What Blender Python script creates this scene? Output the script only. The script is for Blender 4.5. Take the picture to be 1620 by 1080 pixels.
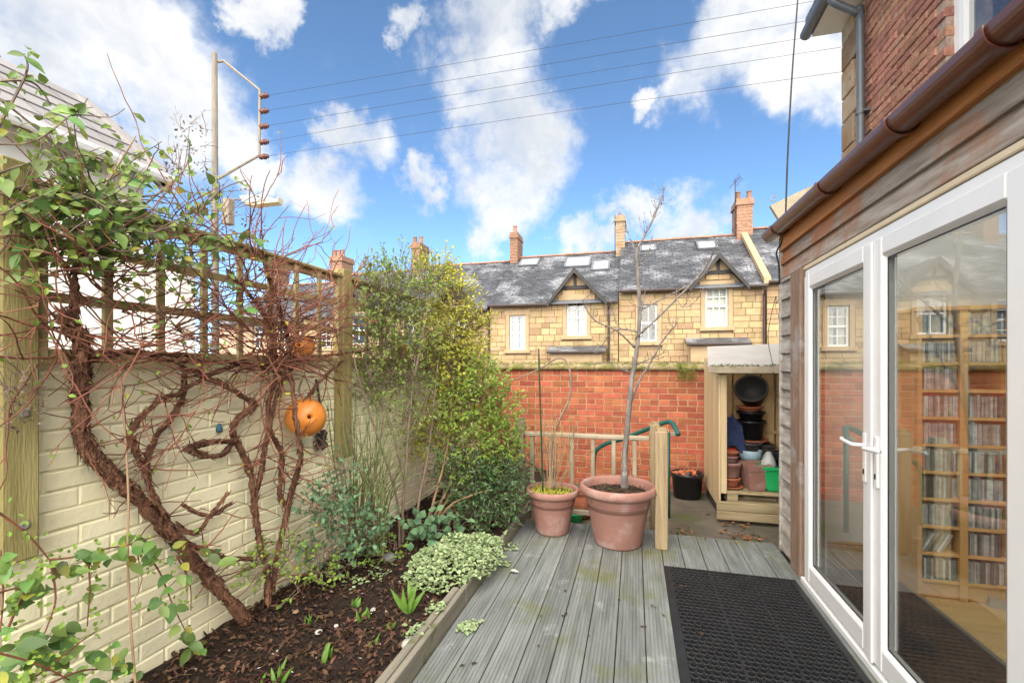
import bpy, math, random
from mathutils import Vector, Matrix, noise as mnoise

for o in list(bpy.data.objects):
    bpy.data.objects.remove(o)
scene = bpy.context.scene
col = scene.collection
rng = random.Random(7)
U = rng.uniform
RAD = math.radians

# ------------------------------------------------------------------ camera
EYE = Vector((0, 0, 1.46))
YAW = math.atan(194 / 720)
cd = bpy.data.cameras.new("camera")
cd.lens = 16.0
cd.sensor_width = 36.0
cd.shift_y = 38 / 1620
cd.clip_start = 0.05
cd.clip_end = 3000
cam = bpy.data.objects.new("camera", cd)
cam.location = EYE
cam.rotation_euler = (RAD(90), 0, YAW)
col.objects.link(cam)
scene.camera = cam

# ------------------------------------------------------------------ light
SUN_H = Vector((0.14, -1.0, 0)).normalized()      # towards the sun, behind the camera, veiled by thin cloud
SUN_EL = RAD(44)
sd = bpy.data.lights.new("sun", 'SUN')
sd.energy = 1.5
sd.angle = RAD(100)
sd.color = (1.0, 0.90, 0.77)
so = bpy.data.objects.new("sun", sd)
to_sun = SUN_H * math.cos(SUN_EL) + Vector((0, 0, math.sin(SUN_EL)))
so.rotation_euler = to_sun.to_track_quat('Z', 'Y').to_euler()
so.location = (4, -10, 14)
col.objects.link(so)

SKY_STRENGTH = 0.15
CLOUD = 1.10
scene.view_settings.view_transform = 'Standard'
scene.view_settings.look = 'None'
scene.view_settings.gamma = 1.0
scene.view_settings.use_curve_mapping = False
scene.view_settings.exposure = 3.0
scene.cycles.use_denoising = True
scene.cycles.max_bounces = 10
scene.cycles.diffuse_bounces = 5
scene.cycles.transparent_max_bounces = 24
scene.cycles.caustics_reflective = False
scene.cycles.caustics_refractive = False

CT, ST = math.cos(YAW), math.sin(YAW)
RIGHT = Vector((CT, ST, 0))
FWD = Vector((-ST, CT, 0))
HZ = 578.0
FPX = 720.0


def ray(px, py):
    return RIGHT * ((px - 810) / FPX) + FWD + Vector((0, 0, (HZ - py) / FPX))


def pz(px, py, zc):
    return EYE + ray(px, py) * zc


def hit(px, py, p0, n):
    d = ray(px, py)
    return EYE + d * ((Vector(p0) - EYE).dot(Vector(n)) / d.dot(Vector(n)))


def onY(px, py, t):
    return hit(px, py, (0, t, 0), (0, 1, 0))


def onX(px, py, x):
    return hit(px, py, (x, 0, 0), (1, 0, 0))


def onZ(px, py, z):
    return hit(px, py, (0, 0, z), (0, 0, 1))


# ------------------------------------------------------------------ world: blue sky with broken cumulus
world = bpy.data.worlds.new("World")
scene.world = world
world.use_nodes = True
wn, wl = world.node_tree.nodes, world.node_tree.links
wn.clear()


def N(tree, kind, **kw):
    n = tree.nodes.new(kind)
    for k, v in kw.items():
        setattr(n, k, v)
    return n


def build_world():
    T = world.node_tree
    L = T.links.new
    sky = N(T, 'ShaderNodeTexSky', sky_type='NISHITA', sun_disc=False)
    sky.sun_elevation = SUN_EL
    sky.sun_rotation = math.atan2(SUN_H.x, SUN_H.y)
    sky.altitude = 60
    sky.air_density = 0.36
    sky.dust_density = 0.2
    sky.ozone_density = 2.2
    co = N(T, 'ShaderNodeTexCoord')
    nrm = N(T, 'ShaderNodeVectorMath', operation='NORMALIZE')
    L(co.outputs['Generated'], nrm.inputs[0])
    # ragged edges: bend the look-up direction with noise
    n1 = N(T, 'ShaderNodeTexNoise')
    n1.inputs['Scale'].default_value = 5.0
    n1.inputs['Detail'].default_value = 8
    n1.inputs['Roughness'].default_value = 0.62
    L(nrm.outputs[0], n1.inputs['Vector'])
    sub = N(T, 'ShaderNodeVectorMath', operation='SUBTRACT')
    sub.inputs[1].default_value = (0.5, 0.5, 0.5)
    L(n1.outputs['Color'], sub.inputs[0])
    sc = N(T, 'ShaderNodeVectorMath', operation='SCALE')
    sc.inputs['Scale'].default_value = 0.34
    L(sub.outputs[0], sc.inputs[0])
    add = N(T, 'ShaderNodeVectorMath', operation='ADD')
    L(nrm.outputs[0], add.inputs[0])
    L(sc.outputs[0], add.inputs[1])
    nr2 = N(T, 'ShaderNodeVectorMath', operation='NORMALIZE')
    L(add.outputs[0], nr2.inputs[0])
    blobs = [(110, 40, 190), (230, 120, 165), (330, 185, 90), (60, 150, 110), (510, 285, 75), (600, 225, 62), (560, 185, 50), (420, 262, 62),
             (770, 40, 95), (800, 130, 95), (820, 215, 90), (790, 310, 92), (880, 10, 60), (665, 315, 42), (770, 370, 50),
             (1190, 50, 120), (1120, 130, 62), (1290, 105, 90), (1050, 142, 36), (1000, 322, 46), (1085, 352, 68),
             (930, 358, 46), (410, -15, 44), (650, 0, 40), (1400, 120, 120), (-120, 60, 200)]
    last = None
    for (x, y, r) in blobs:
        d = ray(x, y)
        ang = (r / FPX) / d.length * .84
        d.normalize()
        dot = N(T, 'ShaderNodeVectorMath', operation='DOT_PRODUCT')
        dot.inputs[1].default_value = d
        L(nr2.outputs[0], dot.inputs[0])
        mr = N(T, 'ShaderNodeMapRange')
        mr.inputs['From Min'].default_value = math.cos(ang * 1.35)
        mr.inputs['From Max'].default_value = math.cos(ang * 0.45)
        L(dot.outputs['Value'], mr.inputs['Value'])
        if last is None:
            last = mr.outputs[0]
        else:
            mx = N(T, 'ShaderNodeMath', operation='MAXIMUM')
            L(last, mx.inputs[0])
            L(mr.outputs[0], mx.inputs[1])
            last = mx.outputs[0]
    # the rest of the sky: denser broken clouds added out of view for light, from noise
    n2 = N(T, 'ShaderNodeTexNoise')
    n2.inputs['Scale'].default_value = 2.3
    n2.inputs['Detail'].default_value = 7
    L(nrm.outputs[0], n2.inputs['Vector'])
    m2 = N(T, 'ShaderNodeMapRange')
    m2.inputs['From Min'].default_value = 0.36
    m2.inputs['From Max'].default_value = 0.56
    L(n2.outputs['Fac'], m2.inputs['Value'])
    fr = N(T, 'ShaderNodeVectorMath', operation='DOT_PRODUCT')
    fr.inputs[1].default_value = (FWD + Vector((0, 0, 0.35))).normalized()
    L(nrm.outputs[0], fr.inputs[0])
    m3 = N(T, 'ShaderNodeMapRange')
    m3.inputs['From Min'].default_value = 0.68
    m3.inputs['From Max'].default_value = 0.48
    L(fr.outputs['Value'], m3.inputs['Value'])
    mu = N(T, 'ShaderNodeMath', operation='MULTIPLY')
    L(m2.outputs[0], mu.inputs[0])
    L(m3.outputs[0], mu.inputs[1])
    mx = N(T, 'ShaderNodeMath', operation='MAXIMUM')
    L(last, mx.inputs[0])
    L(mu.outputs[0], mx.inputs[1])
    # thin out with fine noise
    n3 = N(T, 'ShaderNodeTexNoise')
    n3.inputs['Scale'].default_value = 9
    n3.inputs['Detail'].default_value = 9
    n3.inputs['Roughness'].default_value = 0.6
    L(nrm.outputs[0], n3.inputs['Vector'])
    a3 = N(T, 'ShaderNodeMath', operation='MULTIPLY_ADD')
    a3.inputs[1].default_value = 1.5
    a3.inputs[2].default_value = -0.78
    L(n3.outputs['Fac'], a3.inputs[0])
    s3 = N(T, 'ShaderNodeMath', operation='ADD')
    L(mx.outputs[0], s3.inputs[0])
    L(a3.outputs[0], s3.inputs[1])
    r3 = N(T, 'ShaderNodeMapRange', interpolation_type='SMOOTHSTEP')
    r3.inputs['From Min'].default_value = 0.02
    r3.inputs['From Max'].default_value = 1.15
    r3.inputs['To Max'].default_value = 0.98
    L(s3.outputs[0], r3.inputs['Value'])
    rp3 = N(T, 'ShaderNodeMath', operation='POWER')
    rp3.inputs[1].default_value = 1.35
    L(r3.outputs[0], rp3.inputs[0])
    # cloud body: slightly grey in its thick parts
    n4 = N(T, 'ShaderNodeTexNoise')
    n4.inputs['Scale'].default_value = 5.5
    n4.inputs['Detail'].default_value = 8
    L(nr2.outputs[0], n4.inputs['Vector'])
    cr = N(T, 'ShaderNodeValToRGB')
    cr.color_ramp.elements[0].position = 0.36
    cr.color_ramp.elements[0].color = (CLOUD * .62, CLOUD * .645, CLOUD * .68, 1)
    cr.color_ramp.elements[1].position = 0.68
    cr.color_ramp.elements[1].color = (CLOUD, CLOUD * .975, CLOUD * .935, 1)
    L(n4.outputs['Fac'], cr.inputs[0])
    mix = N(T, 'ShaderNodeMix', data_type='RGBA')
    L(rp3.outputs[0], mix.inputs['Factor'])
    tint = N(T, 'ShaderNodeMix', data_type='RGBA', blend_type='MULTIPLY')
    tint.inputs['Factor'].default_value = 1.0
    tint.inputs['B'].default_value = (.37, .425, .395, 1)
    L(sky.outputs[0], tint.inputs['A'])
    L(tint.outputs['Result'], mix.inputs['A'])
    L(cr.outputs[0], mix.inputs['B'])
    bg = N(T, 'ShaderNodeBackground')
    bg.inputs['Strength'].default_value = SKY_STRENGTH
    L(mix.outputs['Result'], bg.inputs[0])
    out = N(T, 'ShaderNodeOutputWorld')
    L(bg.outputs[0], out.inputs[0])


build_world()

# ------------------------------------------------------------------ materials
MATS = {}


def mat(name, c1, c2=None, scale=6, rough=.75, bump=.25, bscale=60, rand=0.0, island=False, stretch=(1, 1, 1), c3=None,
        c3scale=2.0, c3thr=.58, c3soft=.1, c4=None, c4thr=.6, c4scale=5, spec=.3, trans=0.0, hue=0.0, bdist=.01, coat=0.0, lo=.35, hi=.65, metal=0.0):
    if name in MATS:
        return MATS[name]
    m = bpy.data.materials.new(name)
    m.use_nodes = True
    T = m.node_tree
    L = T.links.new
    b = T.nodes['Principled BSDF']
    b.inputs['Roughness'].default_value = rough
    b.inputs['Specular IOR Level'].default_value = spec
    b.inputs['Metallic'].default_value = metal
    b.inputs['Coat Weight'].default_value = coat
    geo = N(T, 'ShaderNodeNewGeometry')
    mp = N(T, 'ShaderNodeMapping')
    mp.inputs['Scale'].default_value = stretch
    L(geo.outputs['Position'], mp.inputs[0])
    vec = mp.outputs[0]
    rnd = None
    if rand or hue:
        if island:
            rnd = geo.outputs['Random Per Island']
        else:
            rnd = N(T, 'ShaderNodeObjectInfo').outputs['Random']
    c2 = c2 or tuple(x * .75 for x in c1)
    nz = N(T, 'ShaderNodeTexNoise')
    nz.inputs['Scale'].default_value = scale
    nz.inputs['Detail'].default_value = 6
    nz.inputs['Roughness'].default_value = .6
    L(vec, nz.inputs['Vector'])
    rp = N(T, 'ShaderNodeValToRGB')
    rp.color_ramp.elements[0].position = lo
    rp.color_ramp.elements[0].color = (*c2, 1)
    rp.color_ramp.elements[1].position = hi
    rp.color_ramp.elements[1].color = (*c1, 1)
    L(nz.outputs['Fac'], rp.inputs[0])
    c = rp.outputs[0]

    def patch(c, cc, sc_, th, soft):
        n = N(T, 'ShaderNodeTexNoise')
        n.inputs['Scale'].default_value = sc_
        n.inputs['Detail'].default_value = 7
        n.inputs['Roughness'].default_value = .65
        L(vec if sc_ > 30 else geo.outputs['Position'], n.inputs['Vector'])
        r = N(T, 'ShaderNodeMapRange')
        r.inputs['From Min'].default_value = th
        r.inputs['From Max'].default_value = th + soft
        L(n.outputs['Fac'], r.inputs['Value'])
        x = N(T, 'ShaderNodeMix', data_type='RGBA')
        L(r.outputs[0], x.inputs['Factor'])
        L(c, x.inputs['A'])
        x.inputs['B'].default_value = (*cc, 1)
        return x.outputs['Result']
    if rnd is not None:
        h = N(T, 'ShaderNodeHueSaturation')
        a = N(T, 'ShaderNodeMapRange')
        a.inputs['To Min'].default_value = 1 - rand
        a.inputs['To Max'].default_value = 1 + rand
        L(rnd, a.inputs['Value'])
        L(a.outputs[0], h.inputs['Value'])
        if hue:
            w = N(T, 'ShaderNodeMath', operation='MULTIPLY')
            w.inputs[1].default_value = 7.31
            L(rnd, w.inputs[0])
            f = N(T, 'ShaderNodeMath', operation='FRACT')
            L(w.outputs[0], f.inputs[0])
            a2 = N(T, 'ShaderNodeMapRange')
            a2.inputs['To Min'].default_value = .5 - hue
            a2.inputs['To Max'].default_value = .5 + hue
            L(f.outputs[0], a2.inputs['Value'])
            L(a2.outputs[0], h.inputs['Hue'])
        L(c, h.inputs['Color'])
        c = h.outputs[0]
    if c3:
        c = patch(c, c3, c3scale, c3thr, c3soft)
    if c4:
        c = patch(c, c4, c4scale, c4thr, .12)
    L(c, b.inputs['Base Color'])
    if bump:
        n = N(T, 'ShaderNodeTexNoise')
        n.inputs['Scale'].default_value = bscale
        n.inputs['Detail'].default_value = 5
        L(vec, n.inputs['Vector'])
        bp = N(T, 'ShaderNodeBump')
        bp.inputs['Strength'].default_value = bump
        bp.inputs['Distance'].default_value = bdist
        L(n.outputs['Fac'], bp.inputs['Height'])
        L(bp.outputs[0], b.inputs['Normal'])
    if trans:
        t = N(T, 'ShaderNodeBsdfTranslucent')
        L(c, t.inputs[0])
        ms = N(T, 'ShaderNodeMixShader')
        ms.inputs[0].default_value = trans
        L(b.outputs[0], ms.inputs[1])
        L(t.outputs[0], ms.inputs[2])
        L(ms.outputs[0], T.nodes['Material Output'].inputs['Surface'])
    MATS[name] = m
    return m


def glass(name, tint=(.96, .98, .97), gain=2.2):
    m = bpy.data.materials.new(name)
    m.use_nodes = True
    T = m.node_tree
    T.nodes.remove(T.nodes['Principled BSDF'])
    L = T.links.new
    tr = N(T, 'ShaderNodeBsdfTransparent')
    tr.inputs[0].default_value = (*tint, 1)
    gl = N(T, 'ShaderNodeBsdfGlossy')
    gl.inputs['Roughness'].default_value = 0.0
    # Schlick reflectance from |N.I|, the same from both sides of the thin pane
    geo = N(T, 'ShaderNodeNewGeometry')
    dt = N(T, 'ShaderNodeVectorMath', operation='DOT_PRODUCT')
    L(geo.outputs['Normal'], dt.inputs[0])
    L(geo.outputs['Incoming'], dt.inputs[1])
    ab = N(T, 'ShaderNodeMath', operation='ABSOLUTE')
    L(dt.outputs['Value'], ab.inputs[0])
    om = N(T, 'ShaderNodeMath', operation='SUBTRACT', use_clamp=True)
    om.inputs[0].default_value = 1.0
    L(ab.outputs[0], om.inputs[1])
    pw = N(T, 'ShaderNodeMath', operation='POWER')
    pw.inputs[1].default_value = 5.0
    L(om.outputs[0], pw.inputs[0])
    fr = N(T, 'ShaderNodeMath', operation='MULTIPLY_ADD')
    fr.inputs[1].default_value = .96
    fr.inputs[2].default_value = .04
    L(pw.outputs[0], fr.inputs[0])
    k = N(T, 'ShaderNodeMath', operation='MULTIPLY', use_clamp=True)
    k.inputs[1].default_value = gain
    L(fr.outputs[0], k.inputs[0])
    ms = N(T, 'ShaderNodeMixShader')
    L(k.outputs[0], ms.inputs[0])
    L(tr.outputs[0], ms.inputs[1])
    L(gl.outputs[0], ms.inputs[2])
    L(ms.outputs[0], T.nodes['Material Output'].inputs['Surface'])
    MATS[name] = m
    return m


cream = mat('cream_painted_brick', (.90, .855, .615), (.85, .795, .54), 5, .62, .35, 45, rand=.03, c3=(.68, .655, .42), c3scale=2.6, c3thr=.60, c3soft=.22,
            c4=(.50, .43, .27), c4scale=22, c4thr=.66)
cream_joint = mat('cream_painted_joint', (.80, .76, .56), (.68, .64, .44), 9, .8, .4, 60, c3=(.30, .29, .12), c3scale=4, c3thr=.63)
redbrick = mat('red_brick', (.43, .138, .07), (.33, .097, .053), 14, .85, .5, 90, rand=.24, hue=.010, c3=(.55, .36, .30), c3scale=3.6, c3thr=.68, c3soft=.15,
               c4=(.13, .07, .045), c4scale=7, c4thr=.66)
redmortar = mat('red_wall_mortar', (.52, .36, .22), (.40, .25, .145), 12, .95, .5, 90)
oldbrick = mat('old_house_brick', (.40, .20, .135), (.27, .125, .085), 22, .9, .8, 70, rand=.22, hue=.012, c3=(.42, .32, .27), c3scale=9, c3thr=.60, bdist=.015)
chimbrick = mat('chimney_brick', (.36, .20, .125), (.23, .135, .095), 7, .9, .7, 30, rand=.2, c3=(.14, .11, .09), c3scale=3, c3thr=.55, c3soft=.2)
oldmortar = mat('old_house_mortar', (.36, .27, .21), (.24, .17, .13), 20, .95, .6, 80)
sandstone = mat('sandstone', (.42, .305, .175), (.34, .235, .122), 5, .9, .4, 25, rand=.2, hue=.016, island=True, c3=(.24, .16, .09), c3scale=1.1, c3thr=.60, c3soft=.25)
sandjoint = mat('sandstone_joint', (.31, .225, .135), (.22, .16, .095), 6, .95, .4, 30)
dressed = mat('dressed_sandstone', (.43, .315, .19), (.36, .255, .145), 4, .85, .3, 25)
dressed_o = mat('dressed_quoin_stone', (.30, .25, .18), (.25, .15, .075), 5, .9, .6, 40, rand=.25, c3=(.16, .13, .10), c3scale=6, c3thr=.62)
slate = mat('roof_slate', (.085, .09, .10), (.05, .053, .06), 3, .55, .3, 30, rand=.35, island=True, c3=(.27, .28, .30), c3scale=.8, c3thr=.49, c3soft=.16,
            c4=(.055, .059, .068), c4scale=11, c4thr=.49)
ridge_m = mat('ridge_tile', (.34, .17, .10), (.22, .13, .09), 4, .85, .3, 30, rand=.2)
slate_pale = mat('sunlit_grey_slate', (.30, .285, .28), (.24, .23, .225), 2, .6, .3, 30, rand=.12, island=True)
lead = mat('lead_flashing', (.16, .17, .19), (.11, .115, .13), 4, .5, .2, 20)
blackwood = mat('black_bargeboard', (.045, .042, .04), (.03, .028, .027), 6, .6, .2, 40)
render_w = mat('white_render', (.86, .84, .79), (.82, .80, .75), 3, .8, .25, 40)
pinkrender = mat('pink_render', (.62, .42, .30), (.55, .36, .25), 3, .85, .25, 40)
white_pl = mat('white_plastic', (.76, .765, .77), (.71, .715, .715), 2.5, .3, .02, 20, spec=.5, c3=(.60, .585, .54), c3scale=4, c3thr=.66, c3soft=.2)
white_wd = mat('white_painted_wood', (.80, .79, .75), (.74, .73, .69), 5, .5, .1, 40)
treated = mat('treated_timber', (.32, .275, .115), (.215, .185, .07), 5, .8, .4, 40, stretch=(4, 4, .5), rand=.12, c3=(.12, .125, .035), c3scale=4, c3thr=.60)
trellis_m = mat('trellis_timber', (.40, .32, .17), (.27, .22, .10), 6, .85, .4, 50, rand=.16, c3=(.17, .18, .055), c3scale=5, c3thr=.56)
postwood = mat('newel_timber', (.44, .34, .205), (.25, .185, .105), 5, .8, .5, 30, stretch=(9, 9, .4), rand=.1, c3=(.20, .20, .07), c3scale=4.5, c3thr=.66)
greywood = mat('weathered_rail_timber', (.40, .34, .25), (.27, .23, .16), 5, .85, .4, 40, rand=.15, c3=(.17, .17, .07), c3scale=5, c3thr=.62)
deckm = mat('decking', (.215, .235, .232), (.125, .138, .132), 4, .62, .35, 40, stretch=(6, .5, 6), rand=.13, c3=(.135, .145, .055), c3scale=2.1, c3thr=.515, c3soft=.18,
            c4=(.34, .36, .355), c4scale=3.3, c4thr=.60, spec=.4)
deckdark = mat('deck_joist', (.07, .06, .045), (.04, .035, .03), 6, .9, .2, 40)
edgingm = mat('bed_edging_board', (.25, .23, .185), (.17, .16, .125), 4, .75, .35, 40, stretch=(6, .5, 6), c3=(.10, .115, .04), c3scale=4, c3thr=.56)
cladgrey = mat('weathered_cladding', (.38, .34, .30), (.215, .165, .13), 3.5, .8, .5, 35, stretch=(8, .9, 9), rand=.16, c3=(.36, .145, .06), c3scale=1.9, c3thr=.515, c3soft=.14)
cladside = mat('silvered_cladding', (.44, .42, .38), (.25, .215, .18), 3.5, .8, .5, 35, stretch=(8, 1.2, 7), rand=.14, c3=(.24, .13, .075), c3scale=3, c3thr=.60, c3soft=.12)
cedar = mat('cedar_fascia', (.56, .24, .08), (.36, .14, .045), 3, .65, .35, 35, stretch=(8, .8, 8), c3=(.27, .19, .14), c3scale=2.0, c3thr=.60, c3soft=.15)
trimwood = mat('door_trim_timber', (.30, .20, .145), (.19, .125, .09), 4, .8, .45, 35, stretch=(8, 8, .8), c3=(.33, .30, .28), c3scale=3, c3thr=.55)
beigetrim = mat('pale_trim', (.66, .56, .40), (.58, .48, .33), 5, .6, .1, 30)
browngut = mat('brown_plastic_gutter', (.105, .036, .022), (.085, .028, .018), 6, .30, .03, 20, spec=.5, c3=(.16, .07, .045), c3scale=7, c3thr=.62)
greypipe = mat('grey_plastic_pipe', (.10, .115, .13), (.075, .085, .095), 5, .4, .03, 20, spec=.5)
blackpipe = mat('black_iron_pipe', (.06, .04, .035), (.04, .03, .027), 5, .5, .05, 20)
terra = mat('terracotta_plastic', (.33, .175, .14), (.285, .145, .115), 5, .6, .12, 60, rand=.05, c3=(.41, .31, .28), c3scale=5, c3thr=.52, c3soft=.22, c4=(.26, .17, .11), c4scale=4.5, c4thr=.60)
terra_o = mat('clay_terracotta', (.47, .16, .08), (.38, .12, .06), 7, .8, .2, 60, rand=.18, c3=(.50, .30, .22), c3scale=9, c3thr=.62)
blackpl = mat('black_plastic', (.014, .014, .016), (.01, .01, .011), 5, .4, .05, 20, spec=.5)
greypl = mat('grey_plastic', (.085, .08, .075), (.065, .06, .057), 5, .5, .08, 30)
greenpl = mat('green_plastic', (.02, .42, .13), (.016, .36, .105), 5, .35, .03, 20, spec=.5)
bluepl = mat('blue_white_plastic', (.42, .56, .62), (.36, .50, .57), 5, .4, .03, 20, spec=.5)
redpl = mat('red_plastic', (.60, .06, .025), (.52, .05, .02), 5, .4, .03, 20)
bluecloth = mat('blue_cloth', (.045, .065, .15), (.03, .045, .11), 14, .9, .5, 60)
polythene = mat('grey_polythene', (.42, .43, .43), (.35, .36, .36), 10, .35, .4, 30)
greenpaint = mat('green_painted_steel', (.022, .105, .085), (.016, .08, .066), 5, .35, .06, 40, spec=.5)
orangefloat = mat('orange_float', (.70, .25, .035), (.60, .19, .028), 6, .38, .12, 40, spec=.5, c3=(.62, .34, .14), c3scale=11, c3thr=.56, c3soft=.15)
mat_floor = mat('mat_hole_shade', (.006, .006, .006), (.004, .004, .004), 8, .95, 0, 60, spec=.05)  # near-black, paints the shade seen down the mat's holes
rubber = mat('black_rubber', (.02, .021, .023), (.013, .0135, .015), 8, .55, .15, 60, spec=.4, c3=(.035, .035, .035), c3scale=7, c3thr=.62, c3soft=.2)
soilm = mat('dark_soil', (.035, .022, .015), (.018, .012, .009), 14, .95, .9, 50, bdist=.03)
potsoil = mat('pot_compost', (.045, .030, .018), (.02, .014, .009), 30, .95, .9, 90, c3=(.12, .13, .03), c3scale=14, c3thr=.56)
mossm = mat('moss', (.17, .185, .035), (.09, .11, .02), 25, .95, .8, 120, c3=(.30, .26, .07), c3scale=12, c3thr=.6)
littermat = mat('leaf_litter', (.10, .052, .03), (.045, .024, .015), 20, .75, .3, 60, rand=.8, hue=.025, island=True)
concrete = mat('yard_concrete', (.145, .125, .095), (.085, .075, .058), 3, .9, .5, 40, c3=(.085, .10, .03), c3scale=2.3, c3thr=.55, c3soft=.14, c4=(.05, .045, .038), c4scale=1.6, c4thr=.60)
groundm = mat('lane_ground', (.16, .15, .13), (.11, .10, .09), 2, .9, .3, 30)
coping_m = mat('coping_stone', (.34, .27, .15), (.24, .19, .10), 9, .9, .7, 50, c3=(.13, .135, .03), c3scale=4, c3thr=.46, c3soft=.12)
shedwood = mat('shed_pine', (.72, .49, .24), (.60, .37, .16), 4, .7, .3, 35, stretch=(7, 7, .5), rand=.14, c3=(.25, .12, .05), c3scale=9, c3thr=.70)
shedfront = mat('shed_front_timber', (.60, .47, .28), (.48, .36, .20), 4, .75, .3, 35, stretch=(8, 8, .5), rand=.14)
palletm = mat('pallet_timber', (.38, .30, .18), (.25, .20, .11), 4, .85, .4, 35, stretch=(.7, 6, 6), rand=.15, c3=(.15, .16, .06), c3scale=4, c3thr=.57)
roofsheet = mat('shed_roof_sheet', (.74, .72, .68), (.66, .64, .59), 4, .6, .2, 30, trans=.5)
bark = mat('shaggy_vine_bark', (.25, .125, .075), (.11, .05, .032), 12, .9, 1.0, 45, stretch=(2, 2, 1), bdist=.02, c3=(.36, .21, .13), c3scale=22, c3thr=.60)
twigm = mat('red_brown_twig', (.24, .09, .055), (.135, .055, .037), 12, .7, .2, 60, rand=.35, island=True)
twiggrey = mat('grey_brown_twig', (.24, .18, .13), (.14, .105, .08), 12, .8, .3, 60, rand=.3, island=True)
greybark = mat('grey_bark', (.26, .235, .215), (.12, .105, .095), 10, .8, .7, 40, stretch=(3, 3, .8), c3=(.40, .38, .35), c3scale=7, c3thr=.62)
canem = mat('green_cane', (.035, .06, .03), (.025, .045, .02), 10, .6, .1, 40)
greenstem = mat('green_broom_stem', (.17, .20, .08), (.11, .135, .05), 12, .7, .2, 60, rand=.35, island=True)
leaf_mid = mat('mid_green_leaf', (.205, .275, .055), (.14, .205, .04), 8, .45, .1, 60, rand=.4, hue=.025, island=True, trans=.3, spec=.4)
leaf_obj = mat('honeysuckle_leaf', (.16, .27, .065), (.10, .19, .05), 14, .42, .15, 60, rand=.45, hue=.03, trans=.25, spec=.45)
leaf_yel = mat('yellow_green_leaf', (.50, .48, .06), (.34, .37, .045), 8, .5, .1, 60, rand=.35, hue=.02, island=True, trans=.4, spec=.4)  # yellow raised to put the golden shrub's sunlight into the leaf colour
leaf_brt = mat('bright_green_leaf', (.26, .38, .055), (.15, .265, .04), 8, .45, .1, 60, rand=.35, hue=.02, island=True, trans=.35, spec=.4)
leaf_drk = mat('dark_glossy_leaf', (.06, .13, .035), (.035, .085, .024), 8, .32, .1, 60, rand=.45, hue=.02, island=True, trans=.12, spec=.5)
leaf_var = mat('variegated_leaf', (.46, .52, .31), (.16, .28, .09), 60, .5, .1, 60, rand=.3, island=True, trans=.2, spec=.4)
leaf_blu = mat('blue_green_leaf', (.13, .25, .12), (.08, .17, .085), 8, .5, .1, 60, rand=.4, hue=.02, island=True, trans=.2)
shootm = mat('bulb_shoot', (.16, .30, .05), (.11, .22, .04), 10, .4, .1, 40, trans=.25)
stonem = mat('pale_stone', (.55, .53, .49), (.42, .40, .37), 14, .8, .4, 60, rand=.2)
maroon = mat('maroon_cloth', (.16, .014, .022), (.09, .01, .015), 16, .7, .4, 60)
galv = mat('pole_timber', (.20, .18, .15), (.13, .115, .095), 5, .85, .4, 30, stretch=(4, 4, .4))
steelw = mat('pale_painted_steel', (.30, .26, .205), (.23, .195, .15), 6, .6, .1, 30, c3=(.30, .17, .09), c3scale=8, c3thr=.62)
porcelain = mat('red_insulator', (.15, .05, .04), (.10, .035, .03), 8, .3, .05, 30, spec=.5)
lampbody = mat('grey_lamp_housing', (.30, .34, .36), (.25, .28, .30), 6, .4, .05, 30)
lampglass = mat('lamp_bowl', (.75, .66, .42), (.68, .58, .34), 6, .3, .05, 30)
cablem = mat('black_cable', (.018, .018, .02), (.013, .013, .014), 6, .5, .03, 30)
wirem = mat('grey_wire', (.05, .05, .055), (.04, .04, .044), 6, .5, .03, 30)
plaster = mat('grey_plaster', (.66, .66, .65), (.63, .63, .62), 4, .85, .05, 30)
oakwood = mat('beech_shelf', (.66, .40, .17), (.58, .34, .13), 3, .5, .08, 30, stretch=(5, 5, .6))
skirtm = mat('oak_skirting', (.42, .25, .12), (.36, .21, .10), 4, .5, .1, 30)
floorwood = mat('wood_floor', (.62, .43, .20), (.54, .36, .16), 3, .4, .08, 30, stretch=(.7, 6, 1))
carpet = mat('brown_mat', (.14, .078, .048), (.06, .045, .038), 3, .95, .8, 160, c3=(.05, .045, .045), c3scale=2.5, c3thr=.55, c3soft=.2)
cdm = mat('cd_spine', (.40, .44, .44), (.22, .25, .26), 30, .4, .05, 30, rand=.75, hue=.05)
brass = mat('steel_strip', (.40, .38, .34), (.35, .33, .30), 6, .35, .05, 30, metal=.6)
curtain = mat('cream_curtain', (.66, .56, .36), (.50, .40, .24), 3, .9, .3, 12, stretch=(12, 12, .6))
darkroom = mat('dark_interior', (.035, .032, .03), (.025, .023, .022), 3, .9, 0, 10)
blindm = mat('white_blind', (.80, .78, .72), (.75, .73, .67), 3, .8, .05, 20)
glass_door = glass('door_glass', gain=2.6)
glass_far = glass('window_glass', gain=1.6)
skylight_m = mat('rooflight_glass', (.50, .56, .60), (.42, .48, .53), 2, .12, 0, 10, spec=.9)


# ------------------------------------------------------------------ mesh helpers
def rnd_unit():
    while True:
        v = Vector((U(-1, 1), U(-1, 1), U(-1, 1)))
        if .05 < v.length < 1:
            return v.normalized()


ORG = {}


def org(o):
    p = Vector((0, 0, 0))
    while o is not None:
        p += ORG.get(o.name, Vector((0, 0, 0)))
        o = o.parent
    return p


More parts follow.
